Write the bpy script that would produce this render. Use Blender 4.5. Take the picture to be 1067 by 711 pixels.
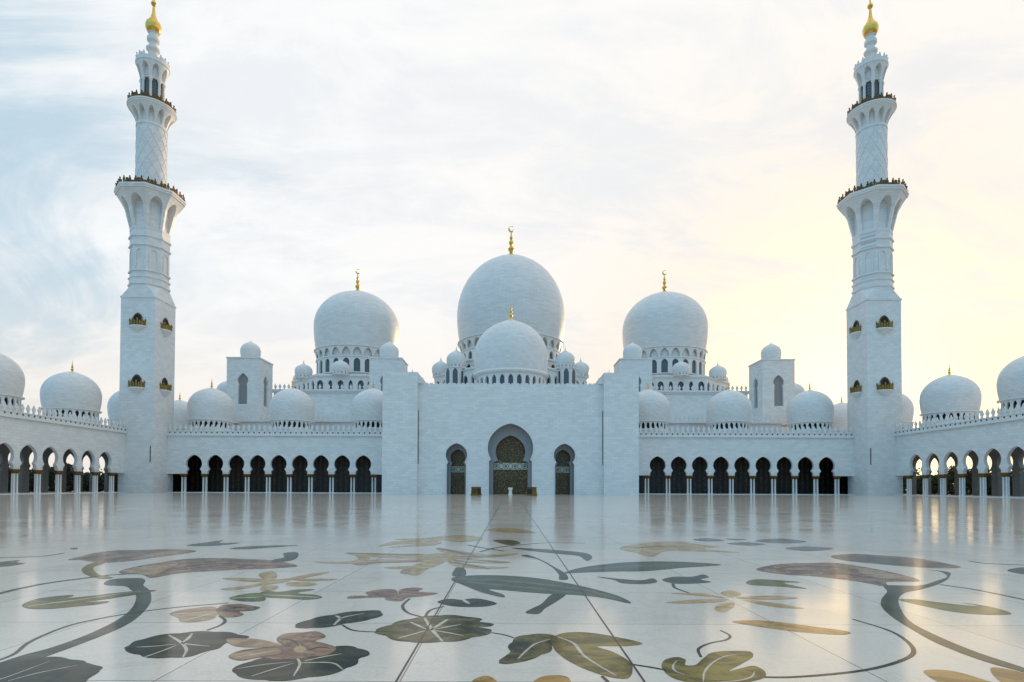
import bpy, math, random
from math import sin, cos, tan, pi, radians, sqrt
random.seed(7)
for o in list(bpy.data.objects): bpy.data.objects.remove(o)
scn = bpy.context.scene
COL = scn.collection

# ------------------------------------------------------------------ camera
cam = bpy.data.cameras.new('camera')
co = bpy.data.objects.new('camera', cam); COL.objects.link(co)
co.location = (0, 0, 1.5); co.rotation_euler = (radians(91.15), radians(-.2), 0)
cam.sensor_width = 36; cam.lens = 20.24
cam.shift_x = 0.0016; cam.shift_y = 0.1312
cam.clip_end = 20000; cam.clip_start = 0.05
scn.camera = co

# ------------------------------------------------------------------ sky and sun
SUN_EL, SUN_AZ = radians(6.5), radians(30)
SUND = (sin(SUN_AZ)*cos(SUN_EL), cos(SUN_AZ)*cos(SUN_EL), sin(SUN_EL))
w = bpy.data.worlds.new('World'); scn.world = w; w.use_nodes = True
nt = w.node_tree; nt.nodes.clear()
def N(nt, t, **k):
    n = nt.nodes.new(t)
    for a, v in k.items():
        if a == 'ins':
            for i, x in v.items(): n.inputs[i].default_value = x
        else: setattr(n, a, v)
    return n
def M(nt, op, a, b=None, c=None, clamp=False):
    n = nt.nodes.new('ShaderNodeMath'); n.operation = op; n.use_clamp = clamp
    for i, x in enumerate((a, b, c)):
        if x is None: continue
        if isinstance(x, (int, float)): n.inputs[i].default_value = x
        else: nt.links.new(x, n.inputs[i])
    return n.outputs[0]
def MIX(nt, f, a, b, blend='MIX'):
    n = nt.nodes.new('ShaderNodeMix'); n.data_type = 'RGBA'; n.blend_type = blend
    for i, x in ((0, f), (6, a), (7, b)):
        if isinstance(x, (int, float)): n.inputs[i].default_value = x
        elif isinstance(x, tuple): n.inputs[i].default_value = x if len(x) == 4 else x+(1,)
        else: nt.links.new(x, n.inputs[i])
    return n.outputs[2]
def RAMP(nt, f, lo, hi):
    n = nt.nodes.new('ShaderNodeMapRange'); n.interpolation_type = 'SMOOTHSTEP'
    n.inputs[1].default_value = lo; n.inputs[2].default_value = hi
    nt.links.new(f, n.inputs[0]); return n.outputs[0]
sky = N(nt, 'ShaderNodeTexSky', sky_type='NISHITA', sun_disc=False, sun_elevation=SUN_EL, sun_rotation=SUN_AZ,
        altitude=0, air_density=1.0, dust_density=2.0, ozone_density=1.5)
tc = N(nt, 'ShaderNodeTexCoord'); D = tc.outputs['Generated']
sp = N(nt, 'ShaderNodeSeparateXYZ'); nt.links.new(D, sp.inputs[0])
zc = M(nt, 'ADD', M(nt, 'MAXIMUM', sp.outputs[2], 0.0), 0.40)
cx = M(nt, 'DIVIDE', sp.outputs[0], zc); cy = M(nt, 'DIVIDE', sp.outputs[1], zc)
cb = N(nt, 'ShaderNodeCombineXYZ'); nt.links.new(cx, cb.inputs[0]); nt.links.new(cy, cb.inputs[1])
mp = N(nt, 'ShaderNodeMapping'); mp.inputs['Rotation'].default_value = (0, 0, radians(-24)); mp.inputs['Scale'].default_value = (.85, 1.35, 1)
mp.inputs['Location'].default_value = (3.1, 1.7, 0)
nt.links.new(cb.outputs[0], mp.inputs[0])
n1 = N(nt, 'ShaderNodeTexNoise', ins={'Scale': 1.5, 'Detail': 11.0, 'Roughness': .63, 'Distortion': 1.0}); nt.links.new(mp.outputs[0], n1.inputs['Vector'])
n2 = N(nt, 'ShaderNodeTexNoise', ins={'Scale': 3.6, 'Detail': 8.0, 'Roughness': .6, 'Distortion': .5}); nt.links.new(mp.outputs[0], n2.inputs['Vector'])
dv = N(nt, 'ShaderNodeVectorMath', operation='DOT_PRODUCT'); nt.links.new(D, dv.inputs[0]); dv.inputs[1].default_value = SUND
sd = M(nt, 'MAXIMUM', dv.outputs['Value'], 0.0)
near = M(nt, 'POWER', sd, 2.0); side = RAMP(nt, dv.outputs['Value'], -.5, .35); glow = M(nt, 'POWER', sd, 15.0); core = M(nt, 'POWER', sd, 60.0)
dens = M(nt, 'ADD', M(nt, 'ADD', M(nt, 'MULTIPLY', n1.outputs[0], 1.0), M(nt, 'MULTIPLY', n2.outputs[0], .35)), M(nt, 'ADD', M(nt, 'MULTIPLY', RAMP(nt, dv.outputs['Value'], -.05, .85), .31), M(nt, 'MULTIPLY', RAMP(nt, sp.outputs[2], .5, .85), .18)))
mask = RAMP(nt, dens, .68, .90)
mp3 = N(nt, 'ShaderNodeMapping'); mp3.inputs['Rotation'].default_value = (0, 0, radians(-30)); mp3.inputs['Scale'].default_value = (1.1, 2.7, 1)
nt.links.new(cb.outputs[0], mp3.inputs[0])
n3 = N(nt, 'ShaderNodeTexNoise', ins={'Scale': 2.3, 'Detail': 12.0, 'Roughness': .66, 'Distortion': .8}); nt.links.new(mp3.outputs[0], n3.inputs['Vector'])
tex = RAMP(nt, M(nt, 'ADD', M(nt, 'MULTIPLY', n2.outputs[0], .45), M(nt, 'MULTIPLY', n3.outputs[0], .55)), .44, .60)
# cloud light: cool white far from the sun, cream and yellow close to it
cc = MIX(nt, near, (7.1, 7.25, 7.35), (7.5, 7.25, 7.0))
cc = MIX(nt, glow, cc, (7.9, 6.5, 4.7))
cc = MIX(nt, core, cc, (15.0, 11.4, 7.0))
cc = MIX(nt, M(nt, 'MULTIPLY', tex, .60), cc, (5.9, 6.15, 6.5))
blue = MIX(nt, 1.0, sky.outputs[0], (1.0, 1.0, 1.0), 'MULTIPLY')
base = MIX(nt, .8, blue, MIX(nt, side, (2.35, 5.9, 9.0), (4.5, 5.85, 6.8)))
base = MIX(nt, M(nt, 'MULTIPLY', RAMP(nt, dv.outputs['Value'], .25, .85), .75), base, (6.6, 6.6, 6.65))
hz = M(nt, 'MULTIPLY', RAMP(nt, sp.outputs[2], .34, .0), M(nt, 'MULTIPLY', side, .85))
col = MIX(nt, M(nt, 'MULTIPLY', mask, .93), base, cc)
warm = MIX(nt, core, MIX(nt, glow, (7.0, 6.3, 5.6), (7.8, 6.25, 4.2)), (20, 14.0, 7.0))
col = MIX(nt, hz, col, warm)
bg = N(nt, 'ShaderNodeBackground', ins={'Strength': 0.1}); nt.links.new(col, bg.inputs[0])
out = N(nt, 'ShaderNodeOutputWorld'); nt.links.new(bg.outputs[0], out.inputs[0])

sl = bpy.data.lights.new('sun', 'SUN'); sl.energy = 2.0; sl.angle = radians(.5); sl.color = (.75, .50, .26)
so = bpy.data.objects.new('sun', sl); COL.objects.link(so)
so.rotation_euler = (radians(90)-SUN_EL, 0, pi-SUN_AZ); so.location = (200, 340, 60)
vs = scn.view_settings; vs.view_transform = 'Standard'; vs.look = 'None'; vs.gamma = 1; vs.use_curve_mapping = False
vs.exposure = 0.45
scn.render.engine = 'CYCLES'

# ------------------------------------------------------------------ materials
MAT = {}
def mat(name):
    m = bpy.data.materials.new(name); m.use_nodes = True; MAT[name] = m
    t = m.node_tree; b = t.nodes['Principled BSDF']
    return m, t, b
def noise(t, vec, scale, detail=5, rough=.55, dist=0):
    n = N(t, 'ShaderNodeTexNoise', ins={'Scale': scale, 'Detail': detail, 'Roughness': rough, 'Distortion': dist})
    if vec is not None: t.links.new(vec, n.inputs['Vector'])
    return n.outputs[0]
def bump(t, b, h, strength, dist):
    n = N(t, 'ShaderNodeBump', ins={'Strength': strength, 'Distance': dist}); t.links.new(h, n.inputs['Height'])
    t.links.new(n.outputs[0], b.inputs['Normal'])
def scalecol(t, c, f):
    n = N(t, 'ShaderNodeMix', data_type='RGBA', blend_type='MULTIPLY'); n.inputs[0].default_value = 1
    if isinstance(c, tuple): n.inputs[6].default_value = c+(1,)
    else: t.links.new(c, n.inputs[6])
    cbn = N(t, 'ShaderNodeCombineColor')
    for i in range(3): t.links.new(f, cbn.inputs[i])
    t.links.new(cbn.outputs[0], n.inputs[7]); return n.outputs[2]
def block_marble(name, bw, bh, c1, c2, mort, rnd=False, rad=1.0):
    m, t, b = mat(name)
    if rnd:
        tcn = N(t, 'ShaderNodeTexCoord'); s = N(t, 'ShaderNodeSeparateXYZ'); t.links.new(tcn.outputs['Object'], s.inputs[0])
        u = M(t, 'MULTIPLY', M(t, 'ARCTAN2', s.outputs[1], s.outputs[0]), rad); z = s.outputs[2]; pos = tcn.outputs['Object']
    else:
        g = N(t, 'ShaderNodeNewGeometry'); s = N(t, 'ShaderNodeSeparateXYZ'); t.links.new(g.outputs['Position'], s.inputs[0])
        u = M(t, 'ADD', s.outputs[0], s.outputs[1]); z = s.outputs[2]; pos = g.outputs['Position']
    c = N(t, 'ShaderNodeCombineXYZ'); t.links.new(u, c.inputs[0]); t.links.new(z, c.inputs[1])
    br = N(t, 'ShaderNodeTexBrick', offset=.5, ins={'Scale': 1.0, 'Mortar Size': .012, 'Mortar Smooth': .3, 'Bias': 0.0, 'Brick Width': bw, 'Row Height': bh})
    br.inputs['Color1'].default_value = c1+(1,); br.inputs['Color2'].default_value = c2+(1,); br.inputs['Mortar'].default_value = mort+(1,)
    t.links.new(c.outputs[0], br.inputs['Vector'])
    v = M(t, 'ADD', M(t, 'MULTIPLY', noise(t, pos, .22, 6, .6, 1.2), .10), M(t, 'MULTIPLY', noise(t, pos, 2.6, 7, .72, .8), .09))
    v = M(t, 'ADD', v, .905)
    t.links.new(scalecol(t, br.outputs['Color'], v), b.inputs['Base Color'])
    b.inputs['Roughness'].default_value = .42
    bump(t, b, br.outputs['Fac'], -.25, .02)
    return m
block_marble('wall_marble', 1.2, .5, (.80, .79, .765), (.70, .695, .68), (.52, .515, .51))
block_marble('shaft_marble', 1.1, .55, (.79, .775, .75), (.69, .68, .66), (.52, .515, .51))
block_marble('dome_marble', 1.1, .5, (.76, .745, .72), (.665, .655, .635), (.53, .525, .515), True, 8)
block_marble('small_dome_marble', .6, .3, (.76, .745, .72), (.66, .65, .63), (.53, .525, .515), True, 3.5)
m, t, b = mat('shaded_gallery_stone')      # gallery stone, interior shade put into its darker colour
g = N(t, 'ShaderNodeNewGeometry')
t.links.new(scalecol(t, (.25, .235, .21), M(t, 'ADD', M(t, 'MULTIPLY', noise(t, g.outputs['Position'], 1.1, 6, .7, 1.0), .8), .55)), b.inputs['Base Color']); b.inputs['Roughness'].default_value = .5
m, t, b = mat('shaded_reveal_grey')  # grey for the portal reveals, their shade is painted into this colour
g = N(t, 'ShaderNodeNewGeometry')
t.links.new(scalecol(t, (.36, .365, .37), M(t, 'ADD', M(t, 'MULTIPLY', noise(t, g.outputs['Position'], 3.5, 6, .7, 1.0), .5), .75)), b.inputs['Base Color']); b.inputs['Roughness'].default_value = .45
m, t, b = mat('trim_marble')
g = N(t, 'ShaderNodeNewGeometry')
t.links.new(scalecol(t, (.765, .755, .73), M(t, 'ADD', M(t, 'MULTIPLY', noise(t, g.outputs['Position'], 1.5, 6, .65, .6), .24), .84)), b.inputs['Base Color'])
b.inputs['Roughness'].default_value = .45
def metal(name, c, rough):
    m, t, b = mat(name)
    tcn = N(t, 'ShaderNodeTexCoord')
    t.links.new(scalecol(t, c, M(t, 'ADD', M(t, 'MULTIPLY', noise(t, tcn.outputs['Object'], 4, 5), .5), .72)), b.inputs['Base Color'])
    b.inputs['Metallic'].default_value = 1; b.inputs['Roughness'].default_value = rough
metal('gold', (.80, .52, .12), .28)
metal('aged_gold', (.16, .095, .038), .5)
metal('box_gold', (.29, .19, .055), .42)
metal('gilded_capital', (.24, .135, .045), .5)
m, t, b = mat('window_screen')
b.inputs['Base Color'].default_value = (.035, .045, .055, 1); b.inputs['Roughness'].default_value = .25
tcn = N(t, 'ShaderNodeTexCoord')
chk = N(t, 'ShaderNodeTexChecker', ins={'Scale': 3.2}); t.links.new(tcn.outputs['Object'], chk.inputs['Vector'])
chk.inputs['Color1'].default_value = (.05, .06, .068, 1); chk.inputs['Color2'].default_value = (.13, .14, .145, 1)
t.links.new(chk.outputs[0], b.inputs['Base Color'])
m, t, b = mat('pale_screen')
tcn = N(t, 'ShaderNodeTexCoord'); chk = N(t, 'ShaderNodeTexChecker', ins={'Scale': 4.4}); t.links.new(tcn.outputs['Object'], chk.inputs['Vector'])
chk.inputs['Color1'].default_value = (.16, .17, .175, 1); chk.inputs['Color2'].default_value = (.36, .36, .35, 1)
t.links.new(chk.outputs[0], b.inputs['Base Color']); b.inputs['Roughness'].default_value = .5
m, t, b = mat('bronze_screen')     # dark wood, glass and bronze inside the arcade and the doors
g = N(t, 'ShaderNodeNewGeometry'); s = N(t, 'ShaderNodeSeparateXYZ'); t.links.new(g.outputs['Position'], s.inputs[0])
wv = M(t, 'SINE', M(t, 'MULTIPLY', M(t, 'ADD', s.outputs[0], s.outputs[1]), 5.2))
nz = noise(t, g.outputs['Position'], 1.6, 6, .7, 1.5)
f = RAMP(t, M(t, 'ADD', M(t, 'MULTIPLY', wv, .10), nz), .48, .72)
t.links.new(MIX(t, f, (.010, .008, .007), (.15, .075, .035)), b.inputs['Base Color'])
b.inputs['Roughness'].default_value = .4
m, t, b = mat('door_bronze')
tcn = N(t, 'ShaderNodeTexCoord')
vo = N(t, 'ShaderNodeTexVoronoi', feature='DISTANCE_TO_EDGE', ins={'Scale': 2.4}); t.links.new(tcn.outputs['Object'], vo.inputs['Vector'])
f = RAMP(t, M(t, 'ADD', vo.outputs['Distance'], M(t, 'MULTIPLY', noise(t, tcn.outputs['Object'], 6, 5), .16)), .22, .06)
t.links.new(MIX(t, f, (.030, .019, .009), (.29, .17, .05)), b.inputs['Base Color'])
b.inputs['Roughness'].default_value = .35; b.inputs['Metallic'].default_value = .25
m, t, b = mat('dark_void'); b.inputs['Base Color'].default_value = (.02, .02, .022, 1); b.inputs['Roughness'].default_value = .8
m, t, b = mat('pale_lattice')
tcn = N(t, 'ShaderNodeTexCoord')
t.links.new(scalecol(t, (.70, .71, .60), M(t, 'ADD', M(t, 'MULTIPLY', noise(t, tcn.outputs['Object'], 5, 4), .4), .75)), b.inputs['Base Color'])
b.inputs['Roughness'].default_value = .5

SLAB, X0, Y0 = 1.885, 1.04, 4.46
def polished(name, build, spec=.30):
    """polished stone: low roughness with wear, each slab laid a hair out of level"""
    m, t, b = mat(name)
    g = N(t, 'ShaderNodeNewGeometry'); pos = g.outputs['Position']
    s = N(t, 'ShaderNodeSeparateXYZ'); t.links.new(pos, s.inputs[0])
    u = M(t, 'DIVIDE', M(t, 'SUBTRACT', s.outputs[0], X0), SLAB); v = M(t, 'DIVIDE', M(t, 'SUBTRACT', s.outputs[1], Y0), SLAB)
    cell = N(t, 'ShaderNodeCombineXYZ'); t.links.new(M(t, 'FLOOR', u), cell.inputs[0]); t.links.new(M(t, 'FLOOR', v), cell.inputs[1])
    wn = N(t, 'ShaderNodeTexWhiteNoise', noise_dimensions='2D'); t.links.new(cell.outputs[0], wn.inputs['Vector'])
    tilt = N(t, 'ShaderNodeVectorMath', operation='SUBTRACT'); t.links.new(wn.outputs['Color'], tilt.inputs[0]); tilt.inputs[1].default_value = (.5, .5, .5)
    nn = N(t, 'ShaderNodeTexNoise', ins={'Scale': .55, 'Detail': 3.0, 'Roughness': .5}); t.links.new(pos, nn.inputs['Vector'])
    t2 = N(t, 'ShaderNodeVectorMath', operation='SUBTRACT'); t.links.new(nn.outputs['Color'], t2.inputs[0]); t2.inputs[1].default_value = (.5, .5, .5)
    s1 = N(t, 'ShaderNodeVectorMath', operation='MULTIPLY'); t.links.new(tilt.outputs[0], s1.inputs[0]); s1.inputs[1].default_value = (.004, .006, 0)
    s2 = N(t, 'ShaderNodeVectorMath', operation='MULTIPLY'); t.links.new(t2.outputs[0], s2.inputs[0]); s2.inputs[1].default_value = (.012, .022, 0)
    a1 = N(t, 'ShaderNodeVectorMath', operation='ADD'); t.links.new(s1.outputs[0], a1.inputs[0]); t.links.new(s2.outputs[0], a1.inputs[1])
    a2 = N(t, 'ShaderNodeVectorMath', operation='ADD'); t.links.new(g.outputs['Normal'], a2.inputs[0]); t.links.new(a1.outputs[0], a2.inputs[1])
    nm = N(t, 'ShaderNodeVectorMath', operation='NORMALIZE'); t.links.new(a2.outputs[0], nm.inputs[0])
    t.links.new(nm.outputs[0], b.inputs['Normal'])
    r = M(t, 'ADD', M(t, 'MULTIPLY', noise(t, pos, .9, 6, .65), .12), .055)
    t.links.new(r, b.inputs['Roughness'])
    b.inputs['IOR'].default_value = 1.5; b.inputs['Specular IOR Level'].default_value = spec
    t.links.new(build(t, pos, u, v, wn.outputs['Value']), b.inputs['Base Color'])
def floor_col(t, pos, u, v, rnd):
    fu = M(t, 'ABSOLUTE', M(t, 'SUBTRACT', M(t, 'FRACT', M(t, 'ADD', u, .5)), .5))
    fv = M(t, 'ABSOLUTE', M(t, 'SUBTRACT', M(t, 'FRACT', M(t, 'ADD', v, .5)), .5))
    line = RAMP(t, M(t, 'MINIMUM', fu, fv), .0042, .0022)
    veins = RAMP(t, M(t, 'ABSOLUTE', M(t, 'SUBTRACT', noise(t, pos, .55, 8, .62, 1.6), .5)), .0, .035)
    big = noise(t, pos, .25, 6, .6, .6); fine = noise(t, pos, 26, 4, .8)
    sh = M(t, 'ADD', M(t, 'ADD', M(t, 'MULTIPLY', big, .40), M(t, 'MULTIPLY', fine, .55)), M(t, 'MULTIPLY', rnd, .11))
    sh = M(t, 'ADD', M(t, 'ADD', sh, M(t, 'MULTIPLY', veins, .07)), .46)
    c = scalecol(t, (.60, .54, .465), sh)
    return MIX(t, M(t, 'MULTIPLY', line, .85), c, (.10, .085, .075))
polished('floor_marble', floor_col)
def inlay_mat(name, a, c):
    def build(t, pos, u, v, rnd):
        mpn = N(t, 'ShaderNodeMapping'); mpn.inputs['Scale'].default_value = (1.0, 1.25, 1); t.links.new(pos, mpn.inputs[0])
        f = RAMP(t, noise(t, mpn.outputs[0], 2.1, 6, .66, 1.4), .40, .60)
        cc = MIX(t, f, a, c)
        return scalecol(t, cc, M(t, 'ADD', M(t, 'MULTIPLY', noise(t, mpn.outputs[0], 11, 8, .75, 1.2), .8), .58))
    polished('inlay_'+name, build, .07)
inlay_mat('green', (.030, .034, .019), (.070, .075, .040))
inlay_mat('dark', (.012, .014, .008), (.050, .050, .026))
inlay_mat('blade', (.045, .052, .028), (.090, .095, .050))
inlay_mat('pale_blade', (.12, .13, .08), (.16, .165, .11))
inlay_mat('leaf', (.075, .090, .025), (.17, .16, .045))
inlay_mat('olive', (.085, .070, .014), (.23, .175, .035))
inlay_mat('olivedark', (.028, .026, .010), (.15, .115, .040))
inlay_mat('plum', (.095, .045, .030), (.32, .19, .115))
inlay_mat('umber', (.018, .011, .009), (.05, .03, .022))
inlay_mat('pink', (.14, .066, .044), (.32, .19, .125))
inlay_mat('tan', (.27, .165, .085), (.42, .28, .16))
inlay_mat('sand', (.35, .235, .10), (.50, .37, .20))
inlay_mat('rust', (.16, .09, .04), (.26, .16, .08))
inlay_mat('ochre', (.24, .135, .035), (.42, .25, .07))
inlay_mat('slate', (.11, .10, .095), (.17, .16, .15))
inlay_mat('vein', (.42, .39, .29), (.55, .51, .40))
inlay_mat('joint', (.035, .028, .024), (.06, .048, .04))
m, t, b = mat('sand_ground')
g = N(t, 'ShaderNodeNewGeometry')
t.links.new(MIX(t, noise(t, g.outputs['Position'], .05, 7), (.30, .25, .19), (.42, .36, .28)), b.inputs['Base Color']); b.inputs['Roughness'].default_value = .9
m, t, b = mat('hedge_leaf')
oi = N(t, 'ShaderNodeNewGeometry')
t.links.new(MIX(t, noise(t, oi.outputs['Position'], 1.3, 4), (.020, .032, .014), (.07, .10, .04)), b.inputs['Base Color']); b.inputs['Roughness'].default_value = .6

# ------------------------------------------------------------------ mesh helpers
class MB:
    def __init__(s): s.v = []; s.f = []
    def add(s, vs, fs):
        o = len(s.v); s.v += [tuple(p) for p in vs]; s.f += [tuple(i+o for i in f) for f in fs]
    def build(s, name, material, parent=None, loc=(0, 0, 0), rz=0, smooth=False, merge=True):
        me = bpy.data.meshes.new(name); me.from_pydata(s.v, [], s.f); me.update()
        if merge:
            import bmesh
            bm = bmesh.new(); bm.from_mesh(me)
            bmesh.ops.remove_doubles(bm, verts=bm.verts, dist=1e-5)
            bmesh.ops.dissolve_degenerate(bm, edges=bm.edges, dist=1e-6)
            bmesh.ops.recalc_face_normals(bm, faces=bm.faces); bm.to_mesh(me); bm.free()
        me.materials.append(MAT[material])
        if smooth:
            me.polygons.foreach_set('use_smooth', [True]*len(me.polygons))
            me.set_sharp_from_angle(angle=radians(35))
        o = bpy.data.objects.new(name, me); COL.objects.link(o)
        o.location = loc; o.rotation_euler = (0, 0, rz)
        if parent: o.parent = parent
        return o
def copy(o, parent, loc=None, rz=None, label=None):
    c = o.copy(); COL.objects.link(c); c.parent = parent
    if loc is not None: c.location = loc
    if rz is not None: c.rotation_euler = (0, 0, rz)
    if label: c['label'] = label
    for k in list(o.children): copy(k, c)
    return c
def thing(name, label, cat, loc=(0, 0, 0), rz=0, group=None):
    o = bpy.data.objects.new(name, None); COL.objects.link(o)
    o.location = loc; o.rotation_euler = (0, 0, rz); o['label'] = label; o['category'] = cat
    if group: o['group'] = group
    return o
def box(mb, x0, x1, y0, y1, z0, z1):
    mb.add([(x0, y0, z0), (x1, y0, z0), (x1, y1, z0), (x0, y1, z0), (x0, y0, z1), (x1, y0, z1), (x1, y1, z1), (x0, y1, z1)],
           [(0, 3, 2, 1), (4, 5, 6, 7), (0, 1, 5, 4), (1, 2, 6, 5), (2, 3, 7, 6), (3, 0, 4, 7)])
def obox(mb, cx, cy, sx, sy, z0, z1, a):
    ca, sa = cos(a), sin(a); P = []
    for z in (z0, z1):
        for dx, dy in ((-1, -1), (1, -1), (1, 1), (-1, 1)):
            x, y = dx*sx/2, dy*sy/2; P.append((cx+x*ca-y*sa, cy+x*sa+y*ca, z))
    mb.add(P, [(0, 3, 2, 1), (4, 5, 6, 7), (0, 1, 5, 4), (1, 2, 6, 5), (2, 3, 7, 6), (3, 0, 4, 7)])
def prism(mb, pts, y0, y1, ox=0, oz=0):
    n = len(pts)
    mb.add([(x+ox, y0, z+oz) for x, z in pts]+[(x+ox, y1, z+oz) for x, z in pts],
           [tuple(range(n)), tuple(range(2*n-1, n-1, -1))]+[(i, (i+1) % n, (i+1) % n+n, i+n) for i in range(n)])
def lathe(mb, prof, seg=32, rot=0.0, c=(0, 0)):
    vs, fs, n = [], [], len(prof)
    for r, z in prof:
        for k in range(seg):
            a = rot+2*pi*k/seg; vs.append((c[0]+r*cos(a), c[1]+r*sin(a), z))
    for i in range(n-1):
        for k in range(seg):
            k2 = (k+1) % seg; fs.append((i*seg+k, i*seg+k2, (i+1)*seg+k2, (i+1)*seg+k))
    fs.append(tuple(range(seg-1, -1, -1))); fs.append(tuple((n-1)*seg+k for k in range(seg)))
    mb.add(vs, fs)
def octa(mb, prof, c=(0, 0)):
    lathe(mb, [(a/cos(pi/8), z) for a, z in prof], 8, pi/8, c)
def bays(mb, n, rows, rin, planar=False, seg=2, th0=-pi/2):
    """ring of n bays; rows = (z, radius, half width of the opening as a share of the half bay)"""
    for k in range(n):
        th = th0+2*pi*k/n
        def P(tf, r, z, absolute=None):
            if planar:
                l = absolute if absolute is not None else tf*r*tan(pi/n)
                return (r*cos(th)-l*sin(th), r*sin(th)+l*cos(th), z)
            return (r*cos(th+tf*pi/n), r*sin(th+tf*pi/n), z)
        vs, fs = [], []
        s = 1 if planar else seg
        W = 2*(s+1)+2
        for z, r, h in rows:
            L = [-1+(1-h)*i/s for i in range(s+1)]; R = [h+(1-h)*i/s for i in range(s+1)]
            for tf in L+R: vs.append(P(tf, r, z))
            a = h*r*tan(pi/n) if planar else None
            vs.append(P(-h, rin, z, -a if planar else None)); vs.append(P(h, rin, z, a))
        for i in range(len(rows)-1):
            o, q = i*W, (i+1)*W
            for j in list(range(s))+list(range(s+1, 2*s+1)):
                fs.append((o+j, o+j+1, q+j+1, q+j))
            if rows[i][2] > 0 or rows[i+1][2] > 0:
                fs.append((o+s, o+W-2, q+W-2, q+s)); fs.append((o+s+1, q+s+1, q+W-1, o+W-1))
        mb.add(vs, fs)
def arch_rows(z0, z1, zb, zs, za, w, r, m=8):
    R = r if callable(r) else (lambda z: r)
    rows = [(z0, R(z0), 0)] if z0 < zb-1e-4 else []
    rows += [(zb, R(zb), 0), (zb, R(zb), w)]
    for i in range(m+1):
        q = sin(i/m*pi/2); z = zs+(za-zs)*q
        rows.append((z, R(z), w*(1-q**1.7)**.62 if q < 1 else 0))
    n = 4
    for i in range(1, n+1):
        z = za+(z1-za)*i/n; rows.append((z, R(z), 0))
    return rows
def arch_pts(w, zb, zs, za, m=8):
    """simple pointed arch outline"""
    L = [(-w, zb)]
    for i in range(m+1):
        q = sin(i/m*pi/2); L.append((-w*((1-q**1.7)**.62 if q < 1 else 0), zs+(za-zs)*q))
    return L+[(-x, z) for x, z in reversed(L[:-1])]
def horseshoe(a0, z0, zp, ap, r, zc, za, m=26):
    """keyhole arch: jambs, pinch, round head, small point; outline from lower left to lower right"""
    t0 = -math.acos(min(1, ap/r)); zt = zc+r*sin(t0)
    L = [(-a0, z0), (-a0, zt-(zt-zp)*.9-.02), (-ap, zt)]
    for i in range(1, m+1):
        a = t0+(pi/2-t0)*i/m; ph = pi/2-a
        e = (za-zc-r)*max(0, 1-ph/radians(46))**1.5
        L.append((-r*cos(a), zc+r*sin(a)+e))
    L[-1] = (0.0, za)
    return L+[(-x, z) for x, z in reversed(L[:-1])]
def dome_prof(r, zw, za, zb, rb, cusp, m=18):
    """r widest radius at zw, apex za, base zb with radius rb"""
    s0 = sqrt(max(0, 1-(rb/r)**2)); hd = (zw-zb)/s0 if s0 > 0 else 0; f0 = math.asin(s0); P = []
    for i in range(5): a = -f0+f0*i/5; P.append((r*cos(a), zw+hd*sin(a)))
    hu = za-zw-cusp
    for i in range(m):
        a = pi/2*i/m; ph = pi/2-a
        P.append((r*cos(a), zw+hu*sin(a)+cusp*max(0, 1-ph/.5)**2))
    P.append((.02, za)); return P
def finial(mb, h, r, crescent=False):
    lathe(mb, [(r*1.9, -.02*h), (r*1.5, .04*h), (r*.8, .09*h), (r*.55, .14*h), (r*1.1, .19*h), (r*1.25, .25*h), (r*.75, .31*h), (r*.45, .36*h),
               (r*.9, .42*h), (r*.9, .48*h), (r*.4, .54*h), (r*.65, .61*h), (r*.3, .68*h), (r*.25, .78*h), (r*.12, .8*h if crescent else h)], 12)
    if crescent:
        R = h*.1; cz = .89*h; n = 16; pts = []
        for i in range(n+1):
            a = radians(55)+radians(430-140)*i/n; pts.append((R*cos(a)*1.0, cz+R*sin(a)))
        for i in range(n, -1, -1):
            a = radians(55)+radians(430-140)*i/n; pts.append((R*.22+R*.76*cos(a), cz+R*.22+R*.76*sin(a)))
        prism(mb, pts, -.12, .12)
def merlons(mb, x0, x1, y, z, pitch, s=1.0):
    n = max(1, round((x1-x0)/pitch))
    half = [(.30, 0), (.13, .28), (.30, .55), (.36, .82), (.17, 1.08)]
    pts = [(-a*s, q*s) for a, q in half]+[(0, 1.45*s)]+[(a*s, q*s) for a, q in reversed(half)]
    for i in range(n): prism(mb, pts, y-.09, y+.09, x0+(i+.5)*(x1-x0)/n, z)

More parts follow.
